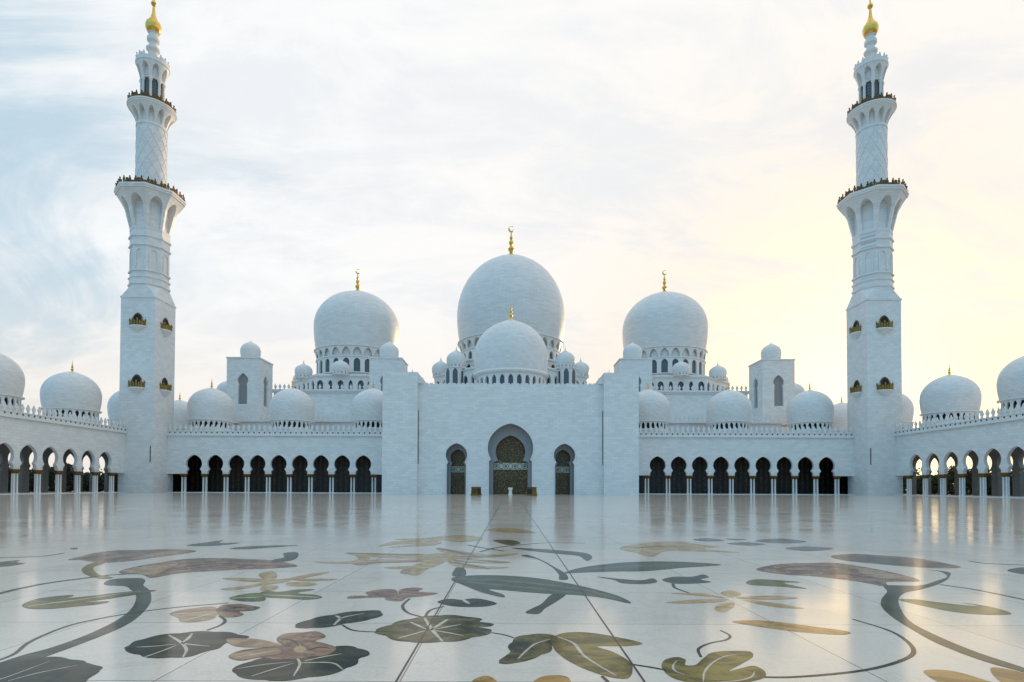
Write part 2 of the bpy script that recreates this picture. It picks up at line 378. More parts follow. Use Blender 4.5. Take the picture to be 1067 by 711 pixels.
# ------------------------------------------------------------------ ground and courtyard floor
mb = MB(); mb.add([(-7000, -7000, -.12), (7000, -7000, -.12), (7000, 7000, -.12), (-7000, 7000, -.12)], [(0, 1, 2, 3)])
o = mb.build('ground', 'sand_ground'); o['kind'] = 'structure'
mb = MB(); box(mb, -97, 97, -70, 190, -.5, 0)
FLOOR = mb.build('courtyard_floor', 'floor_marble'); FLOOR['kind'] = 'structure'
INLAY = [   # name, marble, label, kind, outline or path on the floor in metres, ribbon width, veins, layer
 ('inlaid_stem','green','thick dark green inlaid stem curving in from the left edge','poly',[(-4.279,4.752),(-4.299,5.094),(-4.243,5.318),(-4.242,5.75),(-4.34,6.306),(-4.532,6.868),(-4.882,7.54),(-5.215,8.04),(-5.464,8.325),(-5.744,8.612),(-6.08,8.7),(-6.265,8.92),(-6.348,9.271),(-6.02,9.374),(-5.792,9.171),(-5.52,8.7),(-5.199,8.325),(-4.805,7.747),(-4.574,7.344),(-4.283,6.705),(-4.114,6.169),(-4.065,5.673),(-4.055,5.318),(-4.058,5.064),(-4.032,4.778),(-4.009,4.452)],0,[],1),
 ('inlaid_pod','plum','brown inlaid pod farther from the viewer on the left','poly',[(-8.871,11.591),(-9.067,12.21),(-9.231,13.046),(-9.015,13.403),(-8.638,13.455),(-8.205,13.615),(-7.639,13.562),(-7.201,13.247),(-7.214,12.707),(-7.412,12.124),(-7.543,11.513),(-7.836,11.212),(-8.265,11.398),(-8.658,11.591)],0,[([(-8.764,11.872),(-8.719,12.476),(-8.376,13.046),(-7.756,13.455)],0.146),([(-8.326,11.552),(-7.985,11.872),(-7.684,12.568)],0.138)],1),
 ('inlaid_pod','plum','long brown inlaid pod with a green tip on the left','poly',[(-6.85,10.15),(-6.927,10.789),(-6.824,11.323),(-6.693,11.79),(-6.18,11.996),(-5.493,11.872),(-4.771,11.63),(-3.978,10.789),(-4.317,10.524),(-4.796,10.365),(-5.318,10.15),(-5.683,9.859),(-5.829,9.399),(-6.197,9.719),(-6.631,9.859)],0,[([(-6.674,10.12),(-6.482,10.755),(-6.131,11.323),(-5.446,11.552),(-4.546,11.323)],0.105),([(-6.114,9.859),(-5.828,10.428),(-5.325,10.892),(-4.468,10.892)],0.099),([(-6.614,10.303),(-6.119,10.303),(-5.897,10.892),(-5.446,11.139),(-4.942,11.323)],0.109)],1),
 ('inlaid_petal','tan','','poly',[(-7.723,11.71),(-7.922,13.146),(-7.668,13.508),(-7.317,13.299),(-7.298,12.661),(-7.465,12.124)],0,[],2),
 ('inlaid_petal','tan','','poly',[(-6.844,10.241),(-6.659,10.892),(-6.4,11.103),(-6.156,10.365),(-6.027,9.719),(-6.477,9.887)],0,[],2),
 ('inlaid_petal','tan','','poly',[(6.561,10.78),(6.747,10.029),(6.618,9.471),(6.213,9.519),(6.144,10.029)],0,[],3),
 ('inlaid_petal','olivedark','','poly',[(7.712,12.427),(8.107,12.345),(7.784,11.301),(7.374,11.51)],0,[],3),
 ('inlaid_leaf','green','small green inlaid tip at the end of the left pod','poly',[(-4.822,11.63),(-4.761,12.124),(-5.057,12.947),(-4.904,13.146),(-4.534,12.342),(-4.415,11.63),(-4.576,11.398)],0,[],2),
 ('inlaid_stem','olive','small curled olive inlaid stem below the left pod','poly',[(-8.094,11.297),(-7.935,10.807),(-7.63,10.283),(-7.293,9.876),(-6.858,9.478),(-6.512,9.271),(-6.451,9.374),(-6.878,9.695),(-7.316,10.16),(-7.684,10.671),(-7.851,11.177)],0,[],2),
 ('inlaid_stem','green','long thin green inlaid stem running to the left edge','rib',[(-7.056,7.775),(-7.059,7.965),(-7.112,8.357),(-7.089,8.846),(-6.867,9.353),(-6.672,9.695),(-6.363,9.853)],0.1,[],2),
 ('inlaid_leaf','olive','yellow green inlaid leaf with a forked end on the left','poly',[(-6.092,7.219),(-6.236,7.58),(-6.176,7.775),(-5.972,7.905),(-5.907,7.747),(-5.924,7.663),(-5.712,7.818),(-5.533,8.04),(-5.227,8.276),(-5.076,8.292),(-5.098,8.071),(-5.241,7.775),(-5.402,7.54),(-5.494,7.447),(-5.183,7.473),(-5.192,7.319),(-5.382,7.158),(-5.542,7.039),(-5.796,7.016)],0,[([(-5.965,7.158),(-5.78,7.408),(-5.551,7.747),(-5.255,8.228)],0.051)],3),
 ('inlaid_stem','green','','rib',[(-4.36,4.86),(-4.373,4.934),(-4.397,5.125),(-4.574,5.49),(-4.672,5.829),(-4.707,6.26),(-4.52,6.705),(-4.162,7.098),(-3.605,7.408)],0.035,[],3),
 ('inlaid_leaf','dark','large dark inlaid leaf in the near left corner','poly',[(-4.387,4.778),(-4.254,4.917),(-4.081,5.004),(-4.013,5.052),(-3.888,5.052),(-3.776,4.974),(-3.605,4.934),(-3.48,4.833),(-3.365,4.778),(-3.309,4.699),(-3.289,4.523),(-3.218,4.383),(-3.284,4.209),(-3.789,4.127)],0,[([(-3.964,4.42),(-3.935,4.476),(-3.919,4.934)],0.018),([(-3.839,4.438),(-3.77,4.622),(-3.6,4.833)],0.019)],2),
 ('inlaid_leaf','green','','poly',[(-9.947,11.09),(-9.932,11.388),(-9.822,11.543),(-9.602,11.237),(-9.319,11.09),(-9.278,10.725),(-9.452,10.538)],0,[],1),
 ('inlaid_stem','green','','rib',[(-10.745,11.932),(-10.437,11.966),(-9.913,12.207),(-9.864,12.758)],0.1,[],1),
 ('inlaid_leaf','green','','poly',[(-10.452,13.707),(-10.525,13.932),(-10.258,13.707),(-10.19,13.489)],0,[],1),
 ('inlaid_leaf','dark','dark inlaid lily pad with crossing pale veins, left of the pink flower','poly',[(-3.573,5.348),(-3.559,5.43),(-3.608,5.601),(-3.556,5.721),(-3.47,5.846),(-3.326,5.911),(-3.184,5.957),(-3.017,5.957),(-2.818,5.891),(-2.6,5.739),(-2.661,5.63),(-2.716,5.485),(-2.695,5.321),(-2.775,5.192),(-2.822,5.093),(-2.923,5.045),(-3.065,5.045),(-3.238,5.093),(-3.412,5.217)],0,[([(-3.427,5.814),(-3.149,5.542),(-2.957,5.295),(-2.859,5.068)],0.033),([(-3.225,5.878),(-3.153,5.66),(-3.132,5.525)],0.033),([(-3.194,5.068),(-3.156,5.243),(-3.132,5.457)],0.025),([(-3.133,5.514),(-2.978,5.457),(-2.802,5.413)],0.029),([(-3.462,5.375),(-3.328,5.402),(-3.163,5.485)],0.028)],1),
 ('inlaid_flower','tan','','poly',[(-3.983,6.774),(-3.989,6.95),(-3.869,7.089),(-3.719,7.184),(-3.546,7.042),(-3.387,6.689),(-3.357,6.486),(-3.476,6.369),(-3.628,6.385),(-3.768,6.565)],0,[([(-3.934,6.757),(-3.72,6.817),(-3.52,6.95)],0.045),([(-3.636,6.431),(-3.553,6.647),(-3.497,6.905)],0.04)],1),
 ('inlaid_flower','plum','','poly',[(-3.566,7.042),(-3.606,7.282),(-3.475,7.353),(-3.215,7.233),(-3.082,7.136),(-3.098,6.968),(-3.225,6.905),(-3.108,6.757),(-3.13,6.622),(-3.252,6.606),(-3.39,6.731)],0,[([(-3.477,6.905),(-3.373,7.136),(-3.112,7.136)],0.047)],2),
 ('inlaid_stem','dark','','rib',[(-3.359,6.689),(-3.166,6.431),(-3.115,6.221),(-3.145,6.011)],0.035,[],2),
 ('inlaid_leaf','leaf','','poly',[(-3.752,7.718),(-3.716,7.965),(-3.558,8.117),(-3.347,7.891),(-3.225,7.54),(-3.42,7.5)],0,[([(-3.711,7.718),(-3.49,7.775),(-3.344,7.818)],0.059)],1),
 ('inlaid_leaf','leaf','','poly',[(-3.496,8.04),(-3.481,8.276),(-3.273,8.196),(-3.084,8.39),(-2.831,8.39),(-2.983,8.117),(-2.674,7.965),(-2.528,7.775),(-2.671,7.635),(-2.973,7.718),(-3.243,7.775)],0,[([(-3.406,7.965),(-2.984,7.891),(-2.56,7.789)],0.063)],2),
 ('inlaid_petal','sand','','poly',[(-4.212,8.39),(-3.967,8.7),(-3.735,9.271),(-3.578,9.374),(-3.478,9.112),(-3.752,8.7),(-3.973,8.325)],0,[],3),
 ('inlaid_petal','sand','','poly',[(-4.672,9.374),(-4.142,9.374),(-3.695,9.171),(-3.992,9.034)],0,[],3),
 ('inlaid_petal','sand','','poly',[(-3.578,9.374),(-3.401,9.922),(-3.162,10.111),(-3.286,9.585),(-3.458,9.231)],0,[],3),
 ('inlaid_petal','sand','','poly',[(-3.506,9.271),(-3.213,9.374),(-2.78,9.312),(-3.123,9.112)],0,[],3),
 ('inlaid_petal','sand','','poly',[(-3.442,8.977),(-3.193,9.034),(-2.954,8.846),(-3.062,8.665),(-3.365,8.736)],0,[],3),
 ('inlaid_petal','sand','','poly',[(-4.296,9.922),(-4.201,10.16),(-3.862,9.585),(-3.792,9.171),(-4.087,9.478)],0,[],3),
 ('inlaid_petal','sand','','poly',[(-3.69,8.7),(-3.506,8.7),(-3.413,8.325),(-3.59,8.325)],0,[],3),
 ('inlaid_leaf','dark','dark inlaid lily pad lying under the pink brown flower','poly',[(-2.221,4.647),(-2.259,4.805),(-2.216,4.974),(-2.112,5.064),(-1.938,5.125),(-1.763,5.252),(-1.628,5.42),(-1.43,5.399),(-1.252,5.137),(-1.316,5.034),(-1.305,4.86),(-1.378,4.699),(-1.503,4.572),(-1.67,4.499),(-1.863,4.466),(-2.09,4.548)],0,[([(-1.861,5.064),(-1.771,4.888),(-1.705,4.572)],0.024),([(-2.036,4.572),(-1.931,4.752),(-1.825,4.917)],0.02),([(-2.234,4.752),(-2.079,4.86),(-1.853,4.945)],0.021),([(-1.772,4.917),(-1.511,4.917),(-1.352,4.725)],0.023),([(-1.758,4.974),(-1.638,5.094),(-1.503,5.188)],0.024)],1),
 ('inlaid_flower','pink','pink brown inlaid flower overlapping a dark lily pad','poly',[(-2.476,5.094),(-2.447,5.285),(-2.265,5.385),(-2.159,5.454),(-2.286,5.673),(-2.282,5.87),(-2.137,5.927),(-2.007,5.977),(-1.834,5.766),(-1.879,5.599),(-1.777,5.526),(-1.617,5.385),(-1.621,5.156),(-1.772,5.064),(-1.998,5.004),(-2.184,5.064),(-2.303,4.974)],0,[([(-2.168,5.526),(-2.045,5.673),(-1.93,5.75)],0.029)],2),
 ('inlaid_petal','plum','','poly',[(-2.286,5.673),(-2.282,5.87),(-2.137,5.927),(-1.98,5.689),(-1.965,5.399),(-2.09,5.427)],0,[([(-2.246,5.673),(-2.131,5.636),(-1.985,5.454)],0.031)],3),
 ('inlaid_petal','plum','','poly',[(-1.913,5.385),(-1.872,5.576),(-1.67,5.433),(-1.616,5.331),(-1.633,5.162),(-1.78,5.088)],0,[([(-1.849,5.285),(-1.77,5.385),(-1.645,5.351)],0.027)],3),
 ('inlaid_petal','tan','','poly',[(-2.458,5.112),(-2.363,5.265),(-2.156,5.351),(-2.063,5.188),(-2.194,5.088),(-2.308,5.004)],0,[([(-2.386,5.076),(-2.25,5.175),(-2.111,5.285)],0.025)],3),
 ('inlaid_petal','sand','','poly',[(-1.995,5.351),(-1.966,5.427),(-1.874,5.331),(-1.884,5.226),(-1.935,5.239)],0,[],3),
 ('inlaid_petal','tan','','poly',[(-2.768,5.673),(-2.554,5.689),(-2.335,5.599),(-2.154,5.44),(-2.322,5.385),(-2.567,5.42)],0,[],3),
 ('inlaid_leaf','dark','','poly',[(-2.296,6.187),(-2.279,6.45),(-2.146,6.674),(-1.884,6.924),(-1.603,6.981),(-1.497,6.813),(-1.55,6.55),(-1.733,6.373),(-1.94,6.169),(-2.136,6.106)],0,[([(-1.902,6.26),(-1.914,6.45),(-1.912,6.601),(-1.717,6.846)],0.038),([(-2.014,6.705),(-1.909,6.55)],0.044)],1),
 ('inlaid_stem','dark','','rib',[(-1.814,6.26),(-1.642,6.037),(-1.499,5.977),(-1.37,5.969)],0.028,[],2),
 ('inlaid_flower','pink','pink inlaid flower left of the nearer dark centre joint','poly',[(-2.04,8.177),(-1.893,8.419),(-1.686,8.419),(-1.55,8.023),(-1.597,8.419),(-1.448,8.588),(-1.284,8.503),(-1.305,8.256),(-1.013,8.13),(-1.168,7.918),(-1.37,7.803),(-1.433,7.554),(-1.636,7.635),(-1.7,7.803),(-2.174,7.732),(-2.17,7.918),(-1.955,7.948)],0,[],1),
 ('inlaid_stem','green','','rib',[(-1.344,7.732),(-1.349,7.271),(-1.205,6.861),(-1.004,6.647)],0.04,[],1),
 ('inlaid_leaf','olivedark','round olive inlaid lily pad crossed by the dark joint line','poly',[(-1.394,5.993),(-1.331,6.212),(-1.186,6.495),(-0.941,6.7),(-0.687,6.753),(-0.321,6.545),(-0.327,6.446),(-0.194,6.322),(-0.217,6.212),(-0.347,6.194),(-0.18,6.053),(-0.207,5.935),(-0.363,5.751),(-0.533,5.622),(-0.725,5.578),(-1.023,5.6),(-1.241,5.79)],0,[([(-0.973,6.596),(-0.805,6.036),(-0.649,5.6)],0.043),([(-1.101,6.398),(-0.875,6.079)],0.04),([(-0.701,6.545),(-0.827,6.036)],0.042),([(-1.104,5.712),(-0.869,6.036)],0.032),([(-0.784,6.036),(-0.47,5.83)],0.035),([(-0.79,6.079),(-0.531,6.303)],0.036)],2),
 ('inlaid_stem','green','','rib',[(-0.827,7.246),(-0.963,7.031),(-0.973,6.596)],0.04,[],1),
 ('inlaid_stem','dark','','rib',[(-0.187,5.952),(-0.061,5.87),(0.042,5.751)],0.03,[],1),
 ('inlaid_leaf','dark','','poly',[(-0.946,7.527),(-0.814,7.732),(-0.618,7.662),(-0.569,7.732),(-0.435,7.76),(-0.168,7.422),(-0.304,7.246),(-0.531,7.209),(-0.74,7.271)],0,[([(-0.618,7.662),(-0.519,7.397)],0.058)],1),
 ('inlaid_leaf','blade','broad green inlaid blade reaching across the middle of the floor','poly',[(-0.951,9.343),(-0.88,9.649),(-0.353,9.81),(0.306,9.597),(0.831,9.102),(1.273,8.45),(1.522,7.884),(1.559,7.468),(1.249,7.849),(0.937,8.028),(0.433,8.157),(-0.017,8.35),(-0.304,8.45),(-0.085,8.028),(-0.083,7.849),(-0.363,8.157),(-0.688,8.764)],0,[([(-0.817,9.393),(-0.256,9.294),(0.473,8.919),(1.058,8.45),(1.509,7.646)],0.09),([(-0.714,9.102),(-0.168,8.83),(0.451,8.49),(1.024,8.176)],0.084)],2),
 ('inlaid_leaf','green','','poly',[(-1.005,10.489),(-0.981,10.753),(-0.882,10.699),(-0.786,9.658),(-0.932,9.658)],0,[],1),
 ('inlaid_stem','green','','poly',[(0.19,6.886),(0.392,7.39),(0.641,8.157),(0.779,8.157),(0.632,7.629),(0.441,7.165),(0.319,6.82)],0,[],1),
 ('inlaid_stem','green','','poly',[(0.241,12.609),(0.537,12.05),(0.766,10.932),(0.837,9.864),(0.813,9.343),(0.912,9.343),(0.968,9.92),(0.845,10.766),(0.633,11.928),(0.353,12.791)],0,[],1),
 ('inlaid_leaf','blade','slim green inlaid blade pointing to the right behind the broad one','poly',[(0.959,10.056),(1.246,10.651),(1.774,11.18),(2.331,11.538),(2.887,11.688),(3.546,11.613),(4.11,11.25),(3.201,10.778),(2.417,10.345),(1.855,10.286),(1.325,10.169)],0,[([(1.176,10.345),(2.149,10.909),(3.529,11.25)],0.11)],3),
 ('inlaid_leaf','blade','arched green inlaid blade farthest back on the centre','poly',[(0.031,14.233),(0.567,14.063),(1.191,13.682),(1.705,13.172),(1.755,12.344),(1.568,11.73),(1.534,12.05),(1.472,12.609),(1.074,12.979),(0.599,13.422)],0,[],1),
 ('inlaid_stem','green','','rib',[(-0.703,13.271),(-0.332,14.233),(0.286,14.956),(0.953,15.479),(2.004,15.479)],0.1,[],1),
 ('inlaid_stem','green','','rib',[(-1.096,14.88),(-0.806,14.379),(-0.139,13.47)],0.1,[],1),
 ('inlaid_leaf','olivedark','left lobe of the olive inlaid leaf by the near joint','poly',[(-0.094,4.956),(-0.011,5.211),(0.012,5.581),(0.112,5.83),(0.289,5.908),(0.481,5.811),(0.405,5.452),(0.321,5.211),(0.16,5.026),(0.011,4.907)],0,[([(0.075,5.062),(0.146,5.289),(0.247,5.538),(0.4,5.717)],0.024)],1),
 ('inlaid_leaf','olive','yellow olive inlaid leaf lobe crossed by the right dark joint','poly',[(0.428,5.763),(0.569,5.958),(0.774,5.978),(1.027,5.83),(1.273,5.555),(1.103,5.469),(0.821,5.452),(0.932,5.289),(1.027,4.991),(1.016,4.788),(0.916,4.542),(0.805,4.571),(0.636,4.756),(0.483,5.062),(0.41,5.37)],0,[([(0.479,5.792),(0.604,5.581),(0.665,5.136),(0.849,4.601)],0.032)],2),
 ('inlaid_stem','dark','','rib',[(0.732,4.601),(0.756,4.456),(0.738,4.294)],0.03,[],3),
 ('inlaid_stem','dark','','rib',[(1.013,4.921),(1.191,4.82),(1.281,4.756)],0.03,[],3),
 ('inlaid_petal','ochre','','poly',[(-0.277,4.513),(-0.185,4.601),(-0.094,4.456),(-0.099,4.242),(-0.27,4.242)],0,[],1),
 ('inlaid_petal','ochre','','poly',[(0.18,4.456),(0.283,4.601),(0.439,4.601),(0.473,4.456),(0.441,4.242),(0.171,4.242)],0,[],1),
 ('inlaid_leaf','green','','poly',[(1.455,9.677),(1.857,9.424),(2.117,9.326),(2.352,9.524),(2.318,9.137),(2.063,8.955),(1.752,9.045),(1.682,9.326)],0,[],1),
 ('inlaid_leaf','green','','poly',[(2.485,9.42),(2.777,9.714),(3.049,9.714),(3.331,9.973),(3.324,9.663),(3.108,9.42),(3.198,9.189),(2.829,9.011),(2.576,9.011),(2.479,9.189)],0,[],1),
 ('inlaid_stem','green','','rib',[(2.54,9.011),(2.469,8.637),(2.547,8.219)],0.05,[],1),
 ('inlaid_petal','sand','','poly',[(2.03,7.525),(2.462,7.743),(2.915,7.791),(2.824,7.632),(2.318,7.48)],0,[],1),
 ('inlaid_petal','sand','','poly',[(2.274,8.183),(2.733,8.183),(2.914,7.873),(2.557,8.043)],0,[],1),
 ('inlaid_petal','sand','','poly',[(2.992,8.219),(3.226,8.442),(3.275,8.183),(3.021,7.907)],0,[],1),
 ('inlaid_petal','sand','','poly',[(2.522,7.124),(2.738,7.48),(2.917,7.555),(2.804,7.262),(2.549,6.964)],0,[],1),
 ('inlaid_petal','sand','','poly',[(3.072,7.873),(3.654,8.043),(3.924,7.873),(3.393,7.743)],0,[],1),
 ('inlaid_petal','sand','','poly',[(3.114,7.743),(3.432,7.555),(3.657,7.192),(3.312,7.29)],0,[],1),
 ('inlaid_leaf','leaf','','poly',[(3.723,9.121),(4.035,9.468),(4.279,9.42),(4.616,9.189),(4.327,9.121),(4.416,8.597),(4.119,8.758),(3.91,8.841),(3.724,8.904)],0,[],1),
 ('inlaid_petal','ochre','long ochre inlaid petal right of the heart shaped leaf','poly',[(2.486,6.47),(2.765,6.55),(3.034,6.452),(3.274,6.272),(3.49,6.102),(3.544,6.02),(3.416,5.921),(3.116,5.988),(2.88,6.102),(2.613,6.316)],0,[],1),
 ('inlaid_leaf','olive','heart shaped yellow green inlaid leaf near the viewer','poly',[(1.272,4.857),(1.364,5.054),(1.485,5.123),(1.53,5.054),(1.486,4.889),(1.554,4.889),(1.699,5.088),(1.844,5.268),(2.033,5.32),(2.197,5.305),(2.168,5.159),(2.025,4.987),(1.79,4.734),(1.941,4.826),(2.059,4.876),(2.088,4.764),(2.02,4.589),(1.855,4.479),(1.636,4.374),(1.398,4.452),(1.285,4.561)],0,[([(1.403,4.646),(1.353,4.734),(1.369,4.857),(1.445,5.02)],0.02),([(1.496,4.479),(1.581,4.704),(1.734,4.954),(1.93,5.159),(2.125,5.231)],0.019),([(1.523,4.452),(1.776,4.506),(1.91,4.589),(2.003,4.734)],0.019)],1),
 ('inlaid_stem','green','','rib',[(1.691,5.123),(1.754,5.381),(1.931,5.582),(2.136,5.71),(2.232,5.871),(2.214,6.081)],0.03,[],1),
 ('inlaid_stem','dark','thin dark inlaid stem looping on the right side of the floor','rib',[(2.012,4.591),(2.205,4.591),(2.621,4.677),(2.977,4.797),(3.379,5.022),(3.672,5.27),(3.875,5.626),(3.995,6.084),(3.924,6.622)],0.042,[],1),
 ('inlaid_stem','green','thick green inlaid stem curving out to the right edge','poly',[(5.796,8.907),(6.278,8.907),(6.891,9.352),(7.451,9.844),(7.763,10.478),(7.704,10.688),(7.865,10.391),(7.491,9.844),(6.797,9.124),(6.13,8.6),(5.693,8.314),(5.299,7.876),(4.823,7.126),(4.508,6.507),(4.385,6.084),(4.281,5.345),(4.306,4.828),(4.285,4.591),(4.157,4.454),(4.198,4.706),(4.123,5.022),(4.137,5.584),(4.284,6.184),(4.454,6.741),(4.714,7.336),(5.009,7.794),(5.487,8.407)],0,[],2),
 ('inlaid_pod','plum','long brown inlaid pod on the right','poly',[(4.487,10.478),(4.844,11.002),(5.495,11.439),(5.99,11.51),(6.491,11.581),(6.74,11.002),(6.802,10.11),(6.629,9.352),(6.029,9.237),(5.745,8.802),(5.575,9.283),(5.123,9.844),(4.792,9.976)],0,[([(4.863,10.657),(5.566,11.035),(6.061,10.97),(6.377,10.478),(6.521,9.87)],0.117),([(4.811,10.362),(5.285,10.478),(5.725,10.362),(5.928,9.87),(6.098,9.519)],0.11)],1),
 ('inlaid_pod','plum','brown inlaid pod farther back on the right','poly',[(7.104,12.766),(7.882,13.124),(8.412,12.81),(8.742,12.264),(8.712,11.51),(8.592,11.002),(7.99,10.843),(7.512,11.166),(7.141,11.581),(6.908,12.066)],0,[([(7.165,12.427),(7.914,12.51),(8.284,12.028),(8.56,11.37)],0.161),([(7.177,11.951),(7.751,11.875),(8.049,11.166)],0.149)],1),
 ('inlaid_leaf','leaf','','poly',[(5.243,7.794),(5.493,7.794),(5.626,7.635),(5.838,7.438),(5.999,7.379),(5.926,7.589),(6.088,7.379),(6.008,6.928),(5.602,6.89),(5.371,7.059),(5.288,7.336)],0,[],1),
 ('inlaid_stem','green','','rib',[(6.715,9.014),(6.889,8.6),(6.952,7.794),(6.953,7.482)],0.07,[],1),
 ('inlaid_petal','ochre','','poly',[(3.407,4.766),(3.627,4.766),(3.724,4.535),(3.747,4.351),(3.516,4.181),(3.33,4.376)],0,[],1),
 ('inlaid_petal','ochre','','poly',[(4.048,4.859),(4.15,4.797),(4.178,4.535),(3.939,4.276),(3.786,4.376)],0,[],1),
 ('inlaid_leaf','green','','poly',[(9.074,10.537),(9.814,11.002),(9.708,10.537),(9.018,10.11)],0,[],1),
 ('inlaid_stem','green','','rib',[(9.477,11.951),(9.555,11.581),(10.111,11.335)],0.1,[],1),
 ('inlaid_leaf','slate','','poly',[(5.25,16.619),(5.839,17.074),(6.102,16.4),(5.488,16.048)],0,[],1),
 ('inlaid_leaf','slate','','poly',[(5.811,15.452),(6.463,15.912),(6.805,15.388),(6.195,14.957)],0,[],1),
 ('inlaid_leaf','slate','','poly',[(6.897,16.258),(8.03,17.074),(8.279,16.118),(7.328,15.58)],0,[],1),
 ('inlaid_leaf','slate','','poly',[(6.799,14.273),(7.592,14.78),(8.033,14.382),(7.036,13.698)],0,[],1),
 ('inlaid_leaf','slate','','poly',[(6.358,16.996),(6.878,16.768),(6.398,16.4)],0,[],1),
 ('inlaid_flower','sand','','poly',[(2.676,14.111),(3.235,15.139),(4.038,15.912),(4.716,16.048),(4.975,15.263),(5.309,14.664),(4.713,14.111),(5.317,13.355),(4.509,13.5),(3.723,13.598),(3.063,12.465),(2.909,13.121)],0,[([(3.038,14.218),(3.839,14.664),(4.626,14.55)],0.214)],1),
 ('inlaid_petal','sand','','poly',[(-3.694,12.979),(-3.284,12.979),(-2.703,12.822),(-2.084,12.9),(-1.503,12.595),(-1.794,12.164),(-2.422,12.095),(-3.027,12.305)],0,[([(-3.694,12.979),(-2.582,12.784),(-1.503,12.595)],0.177)],2),
 ('inlaid_petal','tan','','poly',[(-3.161,11.385),(-2.893,11.762),(-2.381,11.893),(-1.764,11.96),(-1.452,12.164),(-1.584,11.57),(-2.16,11.385),(-2.612,11.265),(-2.854,10.975)],0,[([(-3.161,11.385),(-2.335,11.762),(-1.452,12.164)],0.134)],2),
 ('inlaid_petal','sand','','poly',[(-1.781,14.094),(-1.393,13.687),(-0.927,13.22),(-0.535,12.746),(-0.698,12.448),(-1.156,12.67),(-1.522,13.138)],0,[([(-1.781,14.094),(-1.206,13.22),(-0.698,12.448)],0.21)],2),
 ('inlaid_petal','sand','','poly',[(-1.382,12.305),(-0.878,12.521),(-0.358,12.822),(0.185,12.979),(-0.085,12.521),(-0.596,12.164),(-1.127,11.893)],0,[([(-1.382,12.305),(-0.739,12.412),(-0.085,12.521)],0.158)],2),
 ('inlaid_petal','tan','','poly',[(-1.175,11.96),(-0.667,11.893),(-0.244,11.697),(0.023,11.446),(-0.316,11.324),(-0.798,11.385),(-1.096,11.57)],0,[([(-1.175,11.96),(-0.734,11.633),(-0.316,11.324)],0.149)],2),
 ('inlaid_petal','sand','','poly',[(-1.218,11.57),(-0.869,11.265),(-0.458,10.919),(-0.028,10.753),(-0.368,10.541),(-0.747,10.646),(-1.129,11.089)],0,[([(-1.218,11.57),(-0.774,11.032),(-0.368,10.541)],0.139)],2),
 ('inlaid_petal','sand','','poly',[(-1.707,11.57),(-1.34,11.57),(-1.387,10.975),(-1.488,10.593),(-1.578,9.768),(-1.706,9.813),(-1.787,10.489),(-1.772,11.089)],0,[],2),
 ('inlaid_petal','tan','','poly',[(-1.896,9.997),(-1.908,10.753),(-1.741,11.265),(-1.768,10.489),(-1.753,9.881)],0,[],2),
 ('inlaid_petal','sand','','poly',[(-2.331,10.699),(-1.918,10.919),(-1.526,11.147),(-1.729,10.699),(-2.1,10.489)],0,[],2),
 ('inlaid_petal','sand','spreading sand coloured inlaid flower left of the centre','poly',[(-2.043,12.376),(-1.549,12.979),(-1.092,12.448),(-1.19,11.697),(-1.576,11.508)],0,[],3),
 ('inlaid_petal','sand','','poly',[(-3.284,14.379),(-3.144,15.702),(-2.584,15.996),(-1.924,16.117),(-2.258,15.308),(-2.98,14.88)],0,[],1),
 ('inlaid_petal','sand','','poly',[(-3.302,16.491),(-2.588,16.75),(-1.975,17.579),(-1.633,16.62),(-2.191,15.996),(-2.753,15.996)],0,[],1),
 ('inlaid_petal','sand','','poly',[(-1.975,17.579),(-1.505,17.873),(-0.969,17.294),(-0.799,16.302),(-1.322,15.702),(-1.81,16.117)],0,[],1),
 ('inlaid_petal','sand','','poly',[(-2.981,14.14),(-2.474,14.985),(-1.854,15.53),(-2.01,14.675),(-2.626,14.379)],0,[],1),
 ('inlaid_flower','sand','','poly',[(-0.917,20.154),(-0.144,21.153),(0.865,18.82),(-0.129,18.987)],0,[],1),
 ('inlaid_leaf','olivedark','','poly',[(-0.455,16.302),(0.004,16.302),(0.273,15.308),(0.003,14.88),(-0.324,15.53)],0,[],1),
 ('inlaid_petal','sand','','poly',[(-3.894,11.48),(-3.366,11.48),(-3.126,11.8),(-3.523,12.953),(-3.209,12.797),(-2.818,11.237),(-2.977,11.237),(-3.613,11.237)],0,[],2),
 ('inlaid_leaf','green','','poly',[(-8.158,14.539),(-8.057,15.25),(-7.906,15.886),(-7.623,15.182),(-7.156,15.25),(-7.267,14.601),(-7.647,14.356)],0,[],1),
 ('inlaid_leaf','olivedark','','poly',[(-6.734,13.835),(-6.419,14.417),(-5.351,14.601),(-5.792,14.12),(-6.325,13.67)],0,[],1),
]

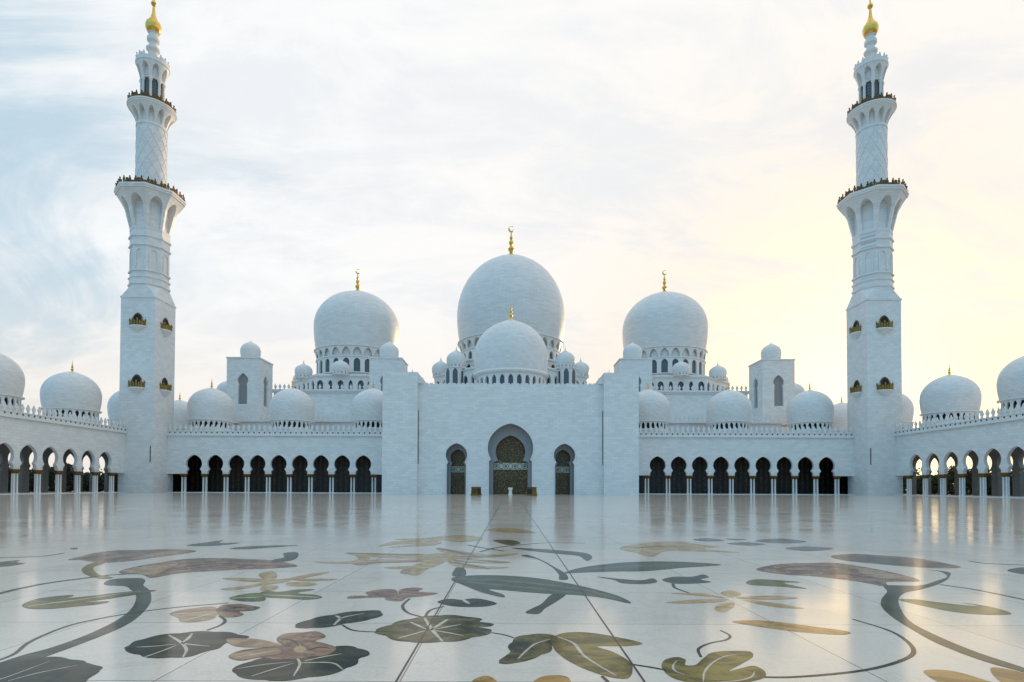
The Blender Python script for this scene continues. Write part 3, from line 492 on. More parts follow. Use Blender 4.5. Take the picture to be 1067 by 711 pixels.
def crom(P, closed, n=5):
    out, N_ = [], len(P); n = n+3
    rng = range(N_) if closed else range(N_-1)
    for i in rng:
        if closed: p0, p1, p2, p3 = P[i-1], P[i], P[(i+1) % N_], P[(i+2) % N_]
        else: p0, p1, p2, p3 = P[max(0, i-1)], P[i], P[i+1], P[min(N_-1, i+2)]
        def kn(a, c): return max(1e-4, ((a[0]-c[0])**2+(a[1]-c[1])**2)**.25)
        d1, d2, d3 = kn(p0, p1), kn(p1, p2), kn(p2, p3)
        for k in range(n):
            q = k/n; R = []
            for c in (0, 1):      # centripetal tangents keep the outline from looping
                m1 = (p1[c]-p0[c])/d1-(p2[c]-p0[c])/(d1+d2)+(p2[c]-p1[c])/d2 if d1 > 1e-3 else (p2[c]-p1[c])/d2
                m2 = (p2[c]-p1[c])/d2-(p3[c]-p1[c])/(d2+d3)+(p3[c]-p2[c])/d3 if d3 > 1e-3 else (p2[c]-p1[c])/d2
                m1 *= d2; m2 *= d2
                R.append((2*q**3-3*q*q+1)*p1[c]+(q**3-2*q*q+q)*m1+(-2*q**3+3*q*q)*p2[c]+(q**3-q*q)*m2)
            out.append(tuple(R))
    if not closed: out.append(P[-1])
    return out
def ribbon(path, wd, z, taper=.5):
    p = crom(path, False, 6); n = len(p); vs, fs = [], []
    for i, (x, y) in enumerate(p):
        a, c = p[max(0, i-1)], p[min(n-1, i+1)]
        dx, dy = c[0]-a[0], c[1]-a[1]; l = max(1e-6, sqrt(dx*dx+dy*dy))
        h = wd/2*(taper+(1-taper)*sin(pi*min(1, i/(n-1)*.9+.1)))
        vs += [(x-dy/l*h, y+dx/l*h, z), (x+dy/l*h, y-dx/l*h, z)]
        if i: fs.append((2*i-2, 2*i-1, 2*i+1, 2*i))
    return vs, fs
counts = {}
for name, mt, label, kind, pts, wd, veins, layer in sorted(INLAY, key=lambda q: q[7]):
    counts[layer] = counts.get(layer, 0)+1; zi = .001+layer*.0006+counts[layer]*.000006
    mb = MB()
    if kind == 'poly':
        q = crom(pts, True)
        if mt in ('dark', 'olivedark') and len(pts) > 9:       # scalloped rim of a lily pad
            cx_ = sum(p[0] for p in q)/len(q); cy_ = sum(p[1] for p in q)/len(q); q2 = []; run = 0
            for i_ in range(len(q)):
                a_, c_ = q[i_-1], q[i_]; run += sqrt((a_[0]-c_[0])**2+(a_[1]-c_[1])**2)
                k_ = .035*(abs(sin(run*pi/.34))-.5); l_ = max(.05, sqrt((c_[0]-cx_)**2+(c_[1]-cy_)**2))
                q2.append((c_[0]+(c_[0]-cx_)/l_*k_, c_[1]+(c_[1]-cy_)/l_*k_))
            q = q2
        q = q; mb.add([(x, y, zi) for x, y in q], [tuple(range(len(q)))])
    else: mb.add(*ribbon(pts, wd, zi, .8))
    o = mb.build(name, 'inlay_'+mt, FLOOR, merge=False)
    me = o.data
    if me.polygons[0].normal.z < 0: me.flip_normals()
    if label: o['label'] = label
    for path, vw in veins:
        vb = MB(); vb.add(*ribbon(path, vw, zi+.0003, .35)); v = vb.build('vein', 'inlay_'+{'plum': 'umber', 'pink': 'umber', 'sand': 'rust', 'blade': 'pale_blade'}.get(mt, 'vein'), o, merge=False)
        if v.data.polygons[0].normal.z < 0: v.data.flip_normals()
zi = .0038
for x in (-.873, 1.04):
    mb = MB(); mb.add([(x-.008, -2, zi), (x+.008, -2, zi), (x+.008, 60, zi), (x-.008, 60, zi)], [(0, 1, 2, 3)])
    mb.build('inlaid_stripe', 'inlay_joint', FLOOR, merge=False)

# ------------------------------------------------------------------ arcades
BAY = 4.594
ARCH = horseshoe(1.66, 4.10, 4.6, 1.28, 1.74, 6.34, 8.28)
mb = MB(); lathe(mb, [(.22, 0), (.22, .18), (.18, .26), (.145, .34), (.14, 2.0), (.13, 3.42)], 12)
COLM = mb.build('column', 'trim_marble', smooth=True); 
mb = MB(); lathe(mb, [(.17, 3.42), (.20, 3.50), (.22, 3.58), (.38, 3.78), (.56, 3.92), (.56, 4.10)], 8, pi/8)
mb.build('capital', 'gilded_capital', COLM)
mb = MB(); lathe(mb, [(.28, .0), (.28, .14), (.22, .20)], 8, pi/8); mb.build('base', 'trim_marble', COLM)
mb = MB()
lathe(mb, dome_prof(4.87, 19.2, 23.9, 16.25, 4.5, .3), 48)
ADOME = mb.build('dome', 'small_dome_marble', smooth=True)
mb = MB(); lathe(mb, [(4.5, 15.95), (4.9, 16.07), (4.9, 16.25), (4.55, 16.27)], 48)
lathe(mb, [(4.65, 13.3), (4.65, 14.35), (4.35, 14.37)], 48)
bays(mb, 26, arch_rows(14.36, 15.95, 14.5, 15.2, 15.85, .62, 4.45), 4.2)
mb.build('drum', 'trim_marble', ADOME, smooth=True)
mb = MB(); lathe(mb, [(3.9, 14.36), (3.9, 16.1)], 32); mb.build('drum_shade_core', 'dark_void', ADOME, smooth=True)  # core coloured dark for the shade inside the drum
mb = MB(); finial(mb, 2.3, .22); mb.build('finial', 'gold', ADOME, (0, 0, 23.7), smooth=True)

def arcade(label, loc, rz, s0, s1, centres, domes, rear_open, roof_to, used):
    root = thing('arcade_wing', label, 'arcade', loc, rz, 'arcades round the courtyard')
    centres = sorted(centres)
    sg_ = 1 if s0 > 0 else -1
    rear = sorted(sg_*(119.7-4.55*j) for j in range(-2, 14)) if rear_open else centres
    def outline(a, c, ztop, centres=centres):
        pts = [(a, ztop), (a, 4.1)]
        for x in centres: pts += [(x+px, pz) for px, pz in ARCH]
        return pts+[(c, 4.1), (c, ztop)]
    mb = MB(); prism(mb, outline(s0, s1, 12.4), 0, .6)
    mb.build('wall', 'wall_marble', root)
    ra, rb = min(s0, roof_to[0]), max(s1, roof_to[1])
    mb = MB()
    if rear_open:
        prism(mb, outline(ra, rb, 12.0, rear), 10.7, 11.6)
        mb.build('rear_wall', 'shaded_gallery_stone', root)
    else:
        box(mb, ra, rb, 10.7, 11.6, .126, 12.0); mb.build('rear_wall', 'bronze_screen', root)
    mb = MB(); box(mb, ra, rb, .603, 11.6, 12.0, 12.4); mb.build('ceiling', 'shaded_gallery_stone', root)
    mb = MB(); box(mb, ra, rb, -.0, 12.4, 12.405, 13.3)
    mb.build('roof', 'trim_marble', root)
    mb = MB()       # cornice, pierced band and crenels
    box(mb, s0, s1, -.38, -.004, 12.38, 12.62); box(mb, s0, s1, -.22, -.004, 12.62, 12.86)
    box(mb, s0, s1, -.10, -.004, 12.86, 13.28)
    box(mb, s0, s1, -.16, .22, 13.304, 13.46)
    merlons(mb, s0, s1, .03, 13.46, BAY/4)
    nf = len(mb.f)
    n = round((s1-s0)/(BAY/4))
    for i in range(n):
        x = s0+(i+.5)*(s1-s0)/n; prism(mb, [(x-.2, 13.08), (x, 12.9), (x+.2, 13.08), (x, 13.26)], -.125, -.09)
    pp = mb.build('parapet', 'trim_marble', root, merge=False); pp.data.materials.append(MAT['dark_void'])
    pp.data.polygons.foreach_set('material_index', [0]*nf+[1]*(len(pp.data.polygons)-nf))
    piers = [c-BAY/2 for c in centres]+[centres[-1]+BAY/2]
    for p in piers:
        for dx in (-.31, .31):
            for dy in (.16, .46):
                if used[0] is None:
                    used[0] = COLM; COLM.parent = root; COLM.location = (p+dx, dy, 0)
                else: copy(COLM, root, (p+dx, dy, 0))
    if rear_open:
        mb = MB(); box(mb, -.75, .75, 10.75, 11.55, 0, 4.095); rp = mb.build('rear_pier', 'shaded_gallery_stone', root)
        for k, p in enumerate([c-BAY/2 for c in rear]+[rear[-1]+BAY/2]):
            if k == 0: rp.location = (p, 0, 0)
            else: copy(rp, root, (p, 0, 0))
    if not rear_open:
        xe = s0 if abs(s0) > abs(s1) else s1-.5
        mb = MB(); box(mb, xe, xe+.5, .61, 10.69, .13, 11.99); mb.build('sun_block_wall', 'shaded_gallery_stone', root)  # added wall, stops sunlight leaking in at the arcade corner
    mb = MB(); box(mb, s0, s1, -.55, 11.6, .004, .13); mb.build('plinth', 'trim_marble', root)
    for x in domes:
        if used[1] is None: used[1] = ADOME; ADOME.parent = root; ADOME.location = (x, 5.7, 0)
        else: copy(ADOME, root, (x, 5.7, 0))
    return root
USED = [None, None]
bc = [32.0+BAY*k for k in range(9)]
arcade('white arcade at the back of the courtyard, between the left minaret and the central portal', (0, 125, 0), 0, -80.35, -25.45,
       [-x for x in bc], [-31.3, -49.7, -68.1], False, (-80.35, -25.45), USED)
arcade('white arcade at the back of the courtyard, between the central portal and the right minaret', (0, 125, 0), 0, 25.45, 80.35,
       bc, [31.3, 49.7, 68.1], False, (25.45, 80.35), USED)
sc = [114.2-4.55*k for k in range(15)]
arcade('white arcade running along the left side of the courtyard, sky showing through its arches', (-80.4, 0, 0), pi/2, 46, 124.9,
       sc, [149.4, 131, 112.6, 94.2, 75.8, 57.4], True, (46, 160), USED)
arcade('white arcade running along the right side of the courtyard, sky showing through its arches', (80.4, 0, 0), -pi/2, -124.9, -46,
       [-x for x in sc], [-149.4, -131, -112.6, -94.2, -75.8, -57.4], True, (-160, -46), USED)

# ------------------------------------------------------------------ entrance portal
PORT = thing('entrance_portal', 'tall white marble entrance block with three keyhole arches in the centre of the courtyard back', 'gateway', (0, 115, 0))
big_o = horseshoe(4.3, 0, 6.6, 3.9, 4.55, 9.3, 14.2); sm_o = horseshoe(1.95, 0, 5.9, 1.65, 2.15, 7.85, 10.2)
def shift(p, x): return [(a+x, z) for a, z in p]
SX = 10.8
mb = MB(); prism(mb, [(-18.5, 22.1), (-18.5, 0)]+shift(sm_o, -SX)+big_o+shift(sm_o, SX)+[(18.5, 0), (18.5, 22.1)], 0, 3.0)
mb.build('front_wall', 'wall_marble', PORT)
big_i = horseshoe(3.55, 0, 6.5, 2.5, 3.05, 8.7, 12.1); sm_i = horseshoe(1.45, 0, 5.7, 1.15, 1.55, 7.45, 9.2)
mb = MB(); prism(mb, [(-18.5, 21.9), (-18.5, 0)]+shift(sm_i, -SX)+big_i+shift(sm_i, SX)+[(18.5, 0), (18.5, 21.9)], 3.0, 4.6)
mb.build('inner_wall', 'shaded_reveal_grey', PORT)
mb = MB(); box(mb, -18.5, 18.5, 4.603, 12.5, 17.5, 21.7); box(mb, -18.5, 18.5, 11.5, 12.5, 0, 17.5); mb.build('roof', 'trim_marble', PORT)
def frame(mb, prof, wd, y0, y1):
    """moulding that follows an arch outline"""
    L = prof; n = len(L); I, O = [], []
    for i in range(n):
        a, c = L[max(0, i-1)], L[min(n-1, i+1)]
        dx, dz = c[0]-a[0], c[1]-a[1]; l = sqrt(dx*dx+dz*dz) or 1
        O.append((L[i][0]-dz/l*wd, max(0, L[i][1]+dx/l*wd))); I.append(L[i])
    for i in range(n-1):
        q = [I[i], O[i], O[i+1], I[i+1]]
        prism(mb, q, y0, y1)
for prof, sx, w_ in ((big_o, 0, .28), (sm_o, -SX, .2), (sm_o, SX, .2)):
    mb = MB(); frame(mb, shift(prof, sx), w_, -.1, -.003); mb.build('arch_moulding', 'trim_marble', PORT)
    mb = MB(); frame(mb, shift(prof, sx), -.06, .12, 2.99); mb.build('arch_shade_lining', 'shaded_reveal_grey', PORT)  # second piece: added lining that darkens the reveal like shade
for sx, hw, zl, zu, zt in ((0, 3.9, 5.1, 6.5, 12.6), (-SX, 1.75, 4.5, 5.75, 9.7), (SX, 1.75, 4.5, 5.75, 9.7)):
    mb = MB()
    nl = 2 if hw < 3 else 4
    for i in range(nl):
        x0 = -hw+2*hw*i/nl; x1 = x0+2*hw/nl
        box(mb, x0+.03, x1-.03, -.04, .08, .15, zl-.03)
    d = mb.build('door', 'door_bronze', PORT, (sx, 4.76, 0))
    mb = MB(); box(mb, -hw, hw, .0, .07, 0, .15)
    for i in range(nl+1):
        x0 = -hw+2*hw*i/nl; box(mb, x0-.05, x0+.05, -.07, .0, .15, zl)
    mb.build('door_frame', 'aged_gold', d)
    mb = MB()
    for i in range(nl):
        x0 = -hw+2*hw*(i+.5)/nl
        for dz in (0, .06): box(mb, x0+.28*hw/nl, x0+.34*hw/nl, -.12, -.045, 1.0+dz, 2.2)
    mb.build('handle', 'gold', d)
    mb = MB(); box(mb, -hw, hw, -.03, .05, zu+.003, zt); mb.build('tympanum', 'door_bronze', PORT, (sx, 4.78, 0))
    mb = MB()                                       # pale pierced band of curved lattice
    n = 4 if hw > 3 else 2; pw = 2*hw/n; zm = (zl+zu)/2; hh = (zu-zl)/2
    box(mb, -hw, hw, .02, .06, zl, zl+.1); box(mb, -hw, hw, .02, .06, zu-.1, zu)
    for i in range(n):
        c = -hw+(i+.5)*pw
        for R_, r_ in ((.98, .70), (.55, .28)):
            for k in range(20):
                a, a2 = 2*pi*k/20, 2*pi*(k+1)/20
                prism(mb, [(c+pw/2*R_*cos(a), zm+hh*R_*sin(a)), (c+pw/2*R_*cos(a2), zm+hh*R_*sin(a2)), (c+pw/2*r_*cos(a2), zm+hh*r_*sin(a2)), (c+pw/2*r_*cos(a), zm+hh*r_*sin(a))], -.05, .015)
        for q in (-1, 1):
            prism(mb, [(c+q*pw*.5, zl+.1), (c+q*pw*.5, zu-.1), (c+q*pw*.30, zm)], -.03, .014)
    mb.build('lattice_band', 'pale_lattice', PORT, (sx, 4.76, 0))
    mb = MB(); box(mb, -hw, hw, .07, .12, zl, zu); mb.build('band_backing', 'door_bronze', PORT, (sx, 4.76, 0))
for sgn in (-1, 1):
    mb = MB(); xa, xb = sorted((sgn*18.5, sgn*25.4)); box(mb, xa, xb, -1.2, 12.5, 0, 24.0)
    box(mb, xa+.02, xb-.02, -1.1, 12.4, 24.004, 24.25)
    p = mb.build('pylon', 'wall_marble', PORT)
    mb = MB()
    mb.add([], [])
    box(mb, (xb if sgn < 0 else xa-.9), (xb+.9 if sgn < 0 else xa), -.6, 12.7, 22.104, 22.3)
    for i in range(7):
        x = -0.8+i*2.0
        box(mb, (xb if sgn < 0 else xa-.9), (xb+.9 if sgn < 0 else xa), x+.2, x+1.5, 22.303, 23.3-.12*i)
    mb.build('stepped_crest', 'trim_marble', PORT)
    mb = MB(); xs = sgn*18.42; box(mb, xs-.06, xs+.06, -.012, .0, 6.0, 16.8); mb.build('slot', 'dark_void', PORT)
mb = MB()
for i in range(40):
    x = -18.2+36.4*(i+.5)/40
    box(mb, x-.28, x+.28, .1, .5, 22.104, 22.32)
mb.build('parapet', 'trim_marble', PORT)
# front dome over the portal
DY = 14.5
mb = MB(); lathe(mb, dome_prof(8.35, 30.3, 39.4, 26.7, 8.1, .7), 64)
fd = mb.build('dome', 'dome_marble', PORT, (0, DY, 0), smooth=True)
mb = MB(); lathe(mb, [(7.9, 25.9), (8.45, 26.1), (8.6, 26.4), (8.4, 26.7), (8.0, 26.72)], 64)
lathe(mb, [(8.0, 21.7), (8.0, 22.6), (7.6, 22.62)], 64)
bays(mb, 26, arch_rows(22.6, 25.9, 22.9, 24.6, 25.5, .58, 7.75), 7.3)
mb.build('drum', 'trim_marble', fd, smooth=True)
mb = MB(); prism(mb, arch_pts(.66, 22.8, 24.6, 25.6), -.05, .05)
win = mb.build('window', 'window_screen', fd)
def ring_windows(w0, parent, n, r, z=0, th0=-pi/2, front_only=False):
    first = True
    for k in range(n):
        th = th0+2*pi*k/n
        if front_only and sin(th) > .35: continue
        l = (r*cos(th), r*sin(th), z)
        if first: w0.location = l; w0.rotation_euler = (0, 0, th+pi/2); first = False
        else: copy(w0, parent, l, th+pi/2)
ring_windows(win, fd, 26, 7.25)
mb = MB(); finial(mb, 4.4, .34); mb.build('finial', 'gold', fd, (0, 0, 39.2), smooth=True)

# ------------------------------------------------------------------ prayer hall with the great domes
HALL = thing('prayer_hall', 'white prayer hall behind the portal carrying three huge white domes with gold finials', 'mosque', (0, 150, 0))
mb = MB(); box(mb, -66, 66, -10, 0, 12.2, 17.0); box(mb, -64.0, 64.0, 5, 60, 0, 26.6); mb.build('wall', 'wall_marble', HALL)
mb = MB()
box(mb, -66.3, 66.3, -10.5, 60.3, 17.004, 17.4); merlons(mb, -66, 66, -10.1, 17.4, 1.1, 1.15)
box(mb, -64.3, 64.3, 4.6, 60.4, 26.604, 27.0); box(mb, -64.5, 64.5, 4.3, 60.8, 27.004, 27.4)
merlons(mb, -64, 64, 4.7, 27.4, 1.2, 1.05)
mb.build('parapet', 'trim_marble', HALL)
# square turrets with a little dome
def turret(x, first):
    t_ = bpy.data.objects.new('turret', None); COL.objects.link(t_); t_.parent = HALL; t_.location = (x, -4.0, 0)
    def wall(a0, a1, rot, mat_):
        pass
    mb = MB()
    W, Dp, zt = 3.55, 8.4, 33.8
    op = horseshoe(1.15, 22.2, 26.6, 1.0, 1.36, 28.3, 30.1)
    face = [(-W, zt), (-W, 17.0), (-1.25, 17.0), (-1.25, 22.2)]; 
    prism(mb, [(-W, zt), (-W, 17.4), (-.01, 17.4), (-.01, 22.2)]+op+[(.01, 22.2), (.01, 17.4), (W, 17.4), (W, zt)], 0, .8)
    box(mb, -W, W, .8, Dp, 17.4, zt-.01)
    # side openings: panels of wall round a recess
    for sg in (-1, 1):
        sp_ = [(sg*(W+.004), y) for y in (1.6, 6.8)]
        xa, xb = (W+.004, W+.55) if sg > 0 else (-W-.55, -W-.004)
        tmp = MB(); prism(tmp, [(-4.2, zt), (-4.2, 17.4), (-.01, 17.4), (-.01, 22.2)]+op+[(.01, 22.2), (.01, 17.4), (4.2, 17.4), (4.2, zt)], xa, xb)
        mb.add([(y, x_+4.2, z) for x_, y, z in tmp.v], [f for f in tmp.f])
    box(mb, -W-.7, W+.7, -.15, Dp+.15, zt+.003, zt+.35)
    mb.build('wall', 'wall_marble', t_)
    for loc, rz in (((0, .7, 0), 0), ((W+.08, 4.2, 0), pi/2), ((-W-.08, 4.2, 0), -pi/2)):
        mb = MB(); box(mb, -1.45, 1.45, -.04, .04, 22.1, 30.2); mb.build('window', 'pale_screen', t_, loc, rz)
    mb = MB(); lathe(mb, [(2.3, zt+.35), (2.3, zt+.8), (2.2, zt+1.0)]+dome_prof(2.5, 36.6, 39.3, 34.9, 2.3, .5, 12), 28, 0, (0, 4.2))
    d_ = mb.build('turret_dome', 'trim_marble', t_, smooth=True)
for i, x in enumerate((-68.2, -31.9, 31.9, 68.2)): turret(x, i == 0)
# drum and dome of a great dome
def great_dome(x, y, R, zw, za, zb, zd, rd, nwin, label, fin, frieze):
    mb = MB(); lathe(mb, dome_prof(R, zw, za, zb, R*.945, R*.05), 72)
    d = mb.build('dome', 'dome_marble', HALL, (x, y, 0), smooth=True); d['label'] = label
    zf = zb-frieze
    mb = MB()
    lathe(mb, [(R*.955, zb-.45), (R*.99, zb-.35), (R*.99, zb-.08), (R*.96, zb)], 72)
    # pointed corbel arches that lean outwards under the dome
    Rf = lambda z: rd+(R*.97-rd)*max(0, (z-zf)/(zb-.45-zf))**1.3
    bays(mb, nwin, arch_rows(zf, zb-.45, zf+.05, zf+(zb-zf)*.12, zb-.7, .80, Rf), rd-.1)
    lathe(mb, [(rd-.1, zf-.002), (rd+.25, zf-.004), (rd+.25, zf-.3), (rd, zf-.32)], 72)
    ws = (zf-zd)
    bays(mb, nwin, arch_rows(zd, zf-.3, zd+.06*ws, zd+.66*ws, zd+.86*ws, .60, rd), rd-.55)
    lathe(mb, [(rd-.6, zd-2), (rd-.6, zb-.46)], 72)
    dr = mb.build('drum', 'trim_marble', d, smooth=True)
    hw = .62*pi*rd/nwin
    mb = MB(); prism(mb, arch_pts(hw, zd+.04*ws, zd+.66*ws, zd+.87*ws), -.04, .04)
    w0 = mb.build('window', 'window_screen', d); ring_windows(w0, d, nwin, rd-.5, front_only=True)
    mb = MB(); finial(mb, fin, fin*.085, True); mb.build('finial', 'gold', d, (0, 0, za-.25), smooth=True)
    return d
great_dome(0, 26, 16.5, 53.0, 72.3, 44.8, 35.4, 15.2, 28, 'largest white dome in the middle of the prayer hall', 9.4, 3.2)
great_dome(-47.2, 26, 12.7, 49.6, 61.2, 42.0, 34.0, 11.8, 24, 'great white dome left of the largest dome', 7.0, 3.1)
great_dome(47.2, 26, 12.7, 49.6, 61.2, 42.0, 34.0, 11.8, 24, 'great white dome right of the largest dome', 7.0, 3.1)
def make_small(r, zb, h):
    """little dome on a ring of small openings"""
    mb = MB(); lathe(mb, dome_prof(r, zb+1.1+h*.30, zb+1.1+h, zb+1.05, r*.93, h*.14, 12), 28)
    d = mb.build('small_dome', 'trim_marble', HALL, smooth=True)
    mb = MB(); bays(mb, 14, arch_rows(zb, zb+1.05, zb+.2, zb+.5, zb+.85, .55, r*.9), r*.8)
    lathe(mb, [(r*.78, zb), (r*.78, zb+1.06)], 20)
    mb.build('ring', 'trim_marble', d, smooth=True)
    mb = MB(); lathe(mb, [(.16, 0), (.2, .2), (.08, .35), (.12, .5), (.03, .9)], 8); mb.build('finial', 'trim_marble', d, (0, 0, zb+1.1+h-.08), smooth=True)
    return d
def gallery(cx, cy, R, z0, z1, nw, name):
    """eight sided gallery with arched windows round a great dome"""
    a = R*cos(pi/8)
    g_ = bpy.data.objects.new(name, None); COL.objects.link(g_); g_.parent = HALL; g_.location = (cx, cy, 0)
    mb = MB()
    n = 8*nw
    h = z1-z0
    # each side carries nw windows
    for k in range(8):
        th = -pi/2+k*pi/4
        L = a*tan(pi/8); bw = 2*L/nw
        pts = [(-L, z1), (-L, z0)]
        for i in range(nw):
            c = -L+(i+.5)*bw; hw = bw*(.30 if (i % 2 == 0) else .2)
            pts += [(c-.005, z0), (c-.005, z0+.2*h)]+[(c+px, pz) for px, pz in arch_pts(hw, z0+.2*h, z0+.55*h, z0+.78*h)]+[(c+.005, z0+.2*h), (c+.005, z0)]
        pts += [(L, z0), (L, z1)]
        tmp = MB(); prism(tmp, pts, 0, .5)
        ph = th+pi/2
        for vx in range(len(tmp.v)):
            x_, y_, z_ = tmp.v[vx]; yy = -a+y_
            tmp.v[vx] = (x_*cos(ph)-yy*sin(ph), x_*sin(ph)+yy*cos(ph), z_)
        mb.add(tmp.v, tmp.f)
    octa(mb, [(a+.3, z1+.002), (a+.4, z1+.35), (a-.5, z1+.36), (a-.6, z1+.9)])
    mb.build('gallery_wall', 'trim_marble', g_)
    mb = MB(); octa(mb, [(a-.75, z0), (a-.75, z1)]); mb.build('window_screen', 'window_screen', g_)
for sg in (-1, 1):
    gallery(sg*47.2, 26, 18.4, 27.45, 31.7, 5, 'gallery')
sd1 = make_small(2.45, 32.0, 3.4)
pl = []
for sg in (-1, 1):
    for k in range(8):
        th = -pi/2+k*pi/4
        pl.append((sg*47.2+17.0*cos(th), 26+17.0*sin(th)))
sd1.location = (pl[0][0], pl[0][1], 0)
for p in pl[1:]: copy(sd1, HALL, (p[0], p[1], 0))
gallery(0, 26, 24.0, 27.45, 33.0, 6, 'gallery'); gallery(0, 26, 18.6, 33.95, 37.0, 5, 'gallery')
sd2 = make_small(2.6, 33.3, 4.0)
pl = [(20.5, 18), (-20.5, 18), (21.5, 30), (-21.5, 30)]
sd2.location = (pl[0][0], pl[0][1], 0)
for p in pl[1:]: copy(sd2, HALL, (p[0], p[1], 0))
sd3 = make_small(2.75, 34.2, 4.3)
pl = [(15.2, 10), (-15.2, 10)]
sd3.location = (pl[0][0], pl[0][1], 0)
for p in pl[1:]: copy(sd3, HALL, (p[0], p[1], 0))
for sg in (-1, 1):
    mb = MB(); octa(mb, [(3.0, 26.9), (3.0, 33.9), (3.25, 33.95), (3.25, 34.2)], (sg*15.2, 10)); st = mb.build('stair_tower', 'trim_marble', HALL)
    for th in (-90, -135, -45):
        a = radians(th)
        mb = MB(); prism(mb, arch_pts(.7, 29.5, 32.6, 33.8), -.03, .03); mb.build('window', 'window_screen', st, (sg*15.2+3.02*cos(a), 10+3.02*sin(a), 0), a+pi/2)
# domes behind the outer turrets
for sg in (-1, 1):
    mb = MB(); lathe(mb, [(4.0, 12), (4.0, 25.5), (4.3, 25.6), (4.3, 26.2)]+dome_prof(4.2, 29.0, 32.4, 26.3, 3.95, .3), 40)
    mb.build('rear_dome', 'small_dome_marble', HALL, (sg*81.5, 18, 0), smooth=True)

HALL.scale = (1, 1, 1.006)
# ------------------------------------------------------------------ minarets
def ring_railing(mb, n, rad, z0, h):
    for k in range(n):
        a = 2*pi*(k+.5)/n; r = rad(a); x, y = r*cos(a), r*sin(a); ta = a+pi/2; wl = 2*pi*r/n
        obox(mb, x, y, wl*.26, .16, z0, z0+h*1.0, ta)
        obox(mb, x, y, wl*.46, .12, z0+h*.55, z0+h*.86, ta)
        lathe(mb, [(.05, z0+h), (.17, z0+h*1.12), (.17, z0+h*1.22), (.03, z0+h*1.42)], 6, 0, (x, y))
        a2 = 2*pi*(k+1)/n; r2 = rad(a2)
        obox(mb, r2*cos(a2), r2*sin(a2), wl*.70, .10, z0+h*.04, z0+h*.50, a2+pi/2)
        if k % 2 == 0: obox(mb, r2*cos(a2), r2*sin(a2), wl*.46, .11, z0+h*.50, z0+h*.98, a2+pi/2)
def octrad(ap):
    def f(a):
        q = (a+pi/2+pi/8) % (pi/4)-pi/8
        return ap/cos(q)
    return f
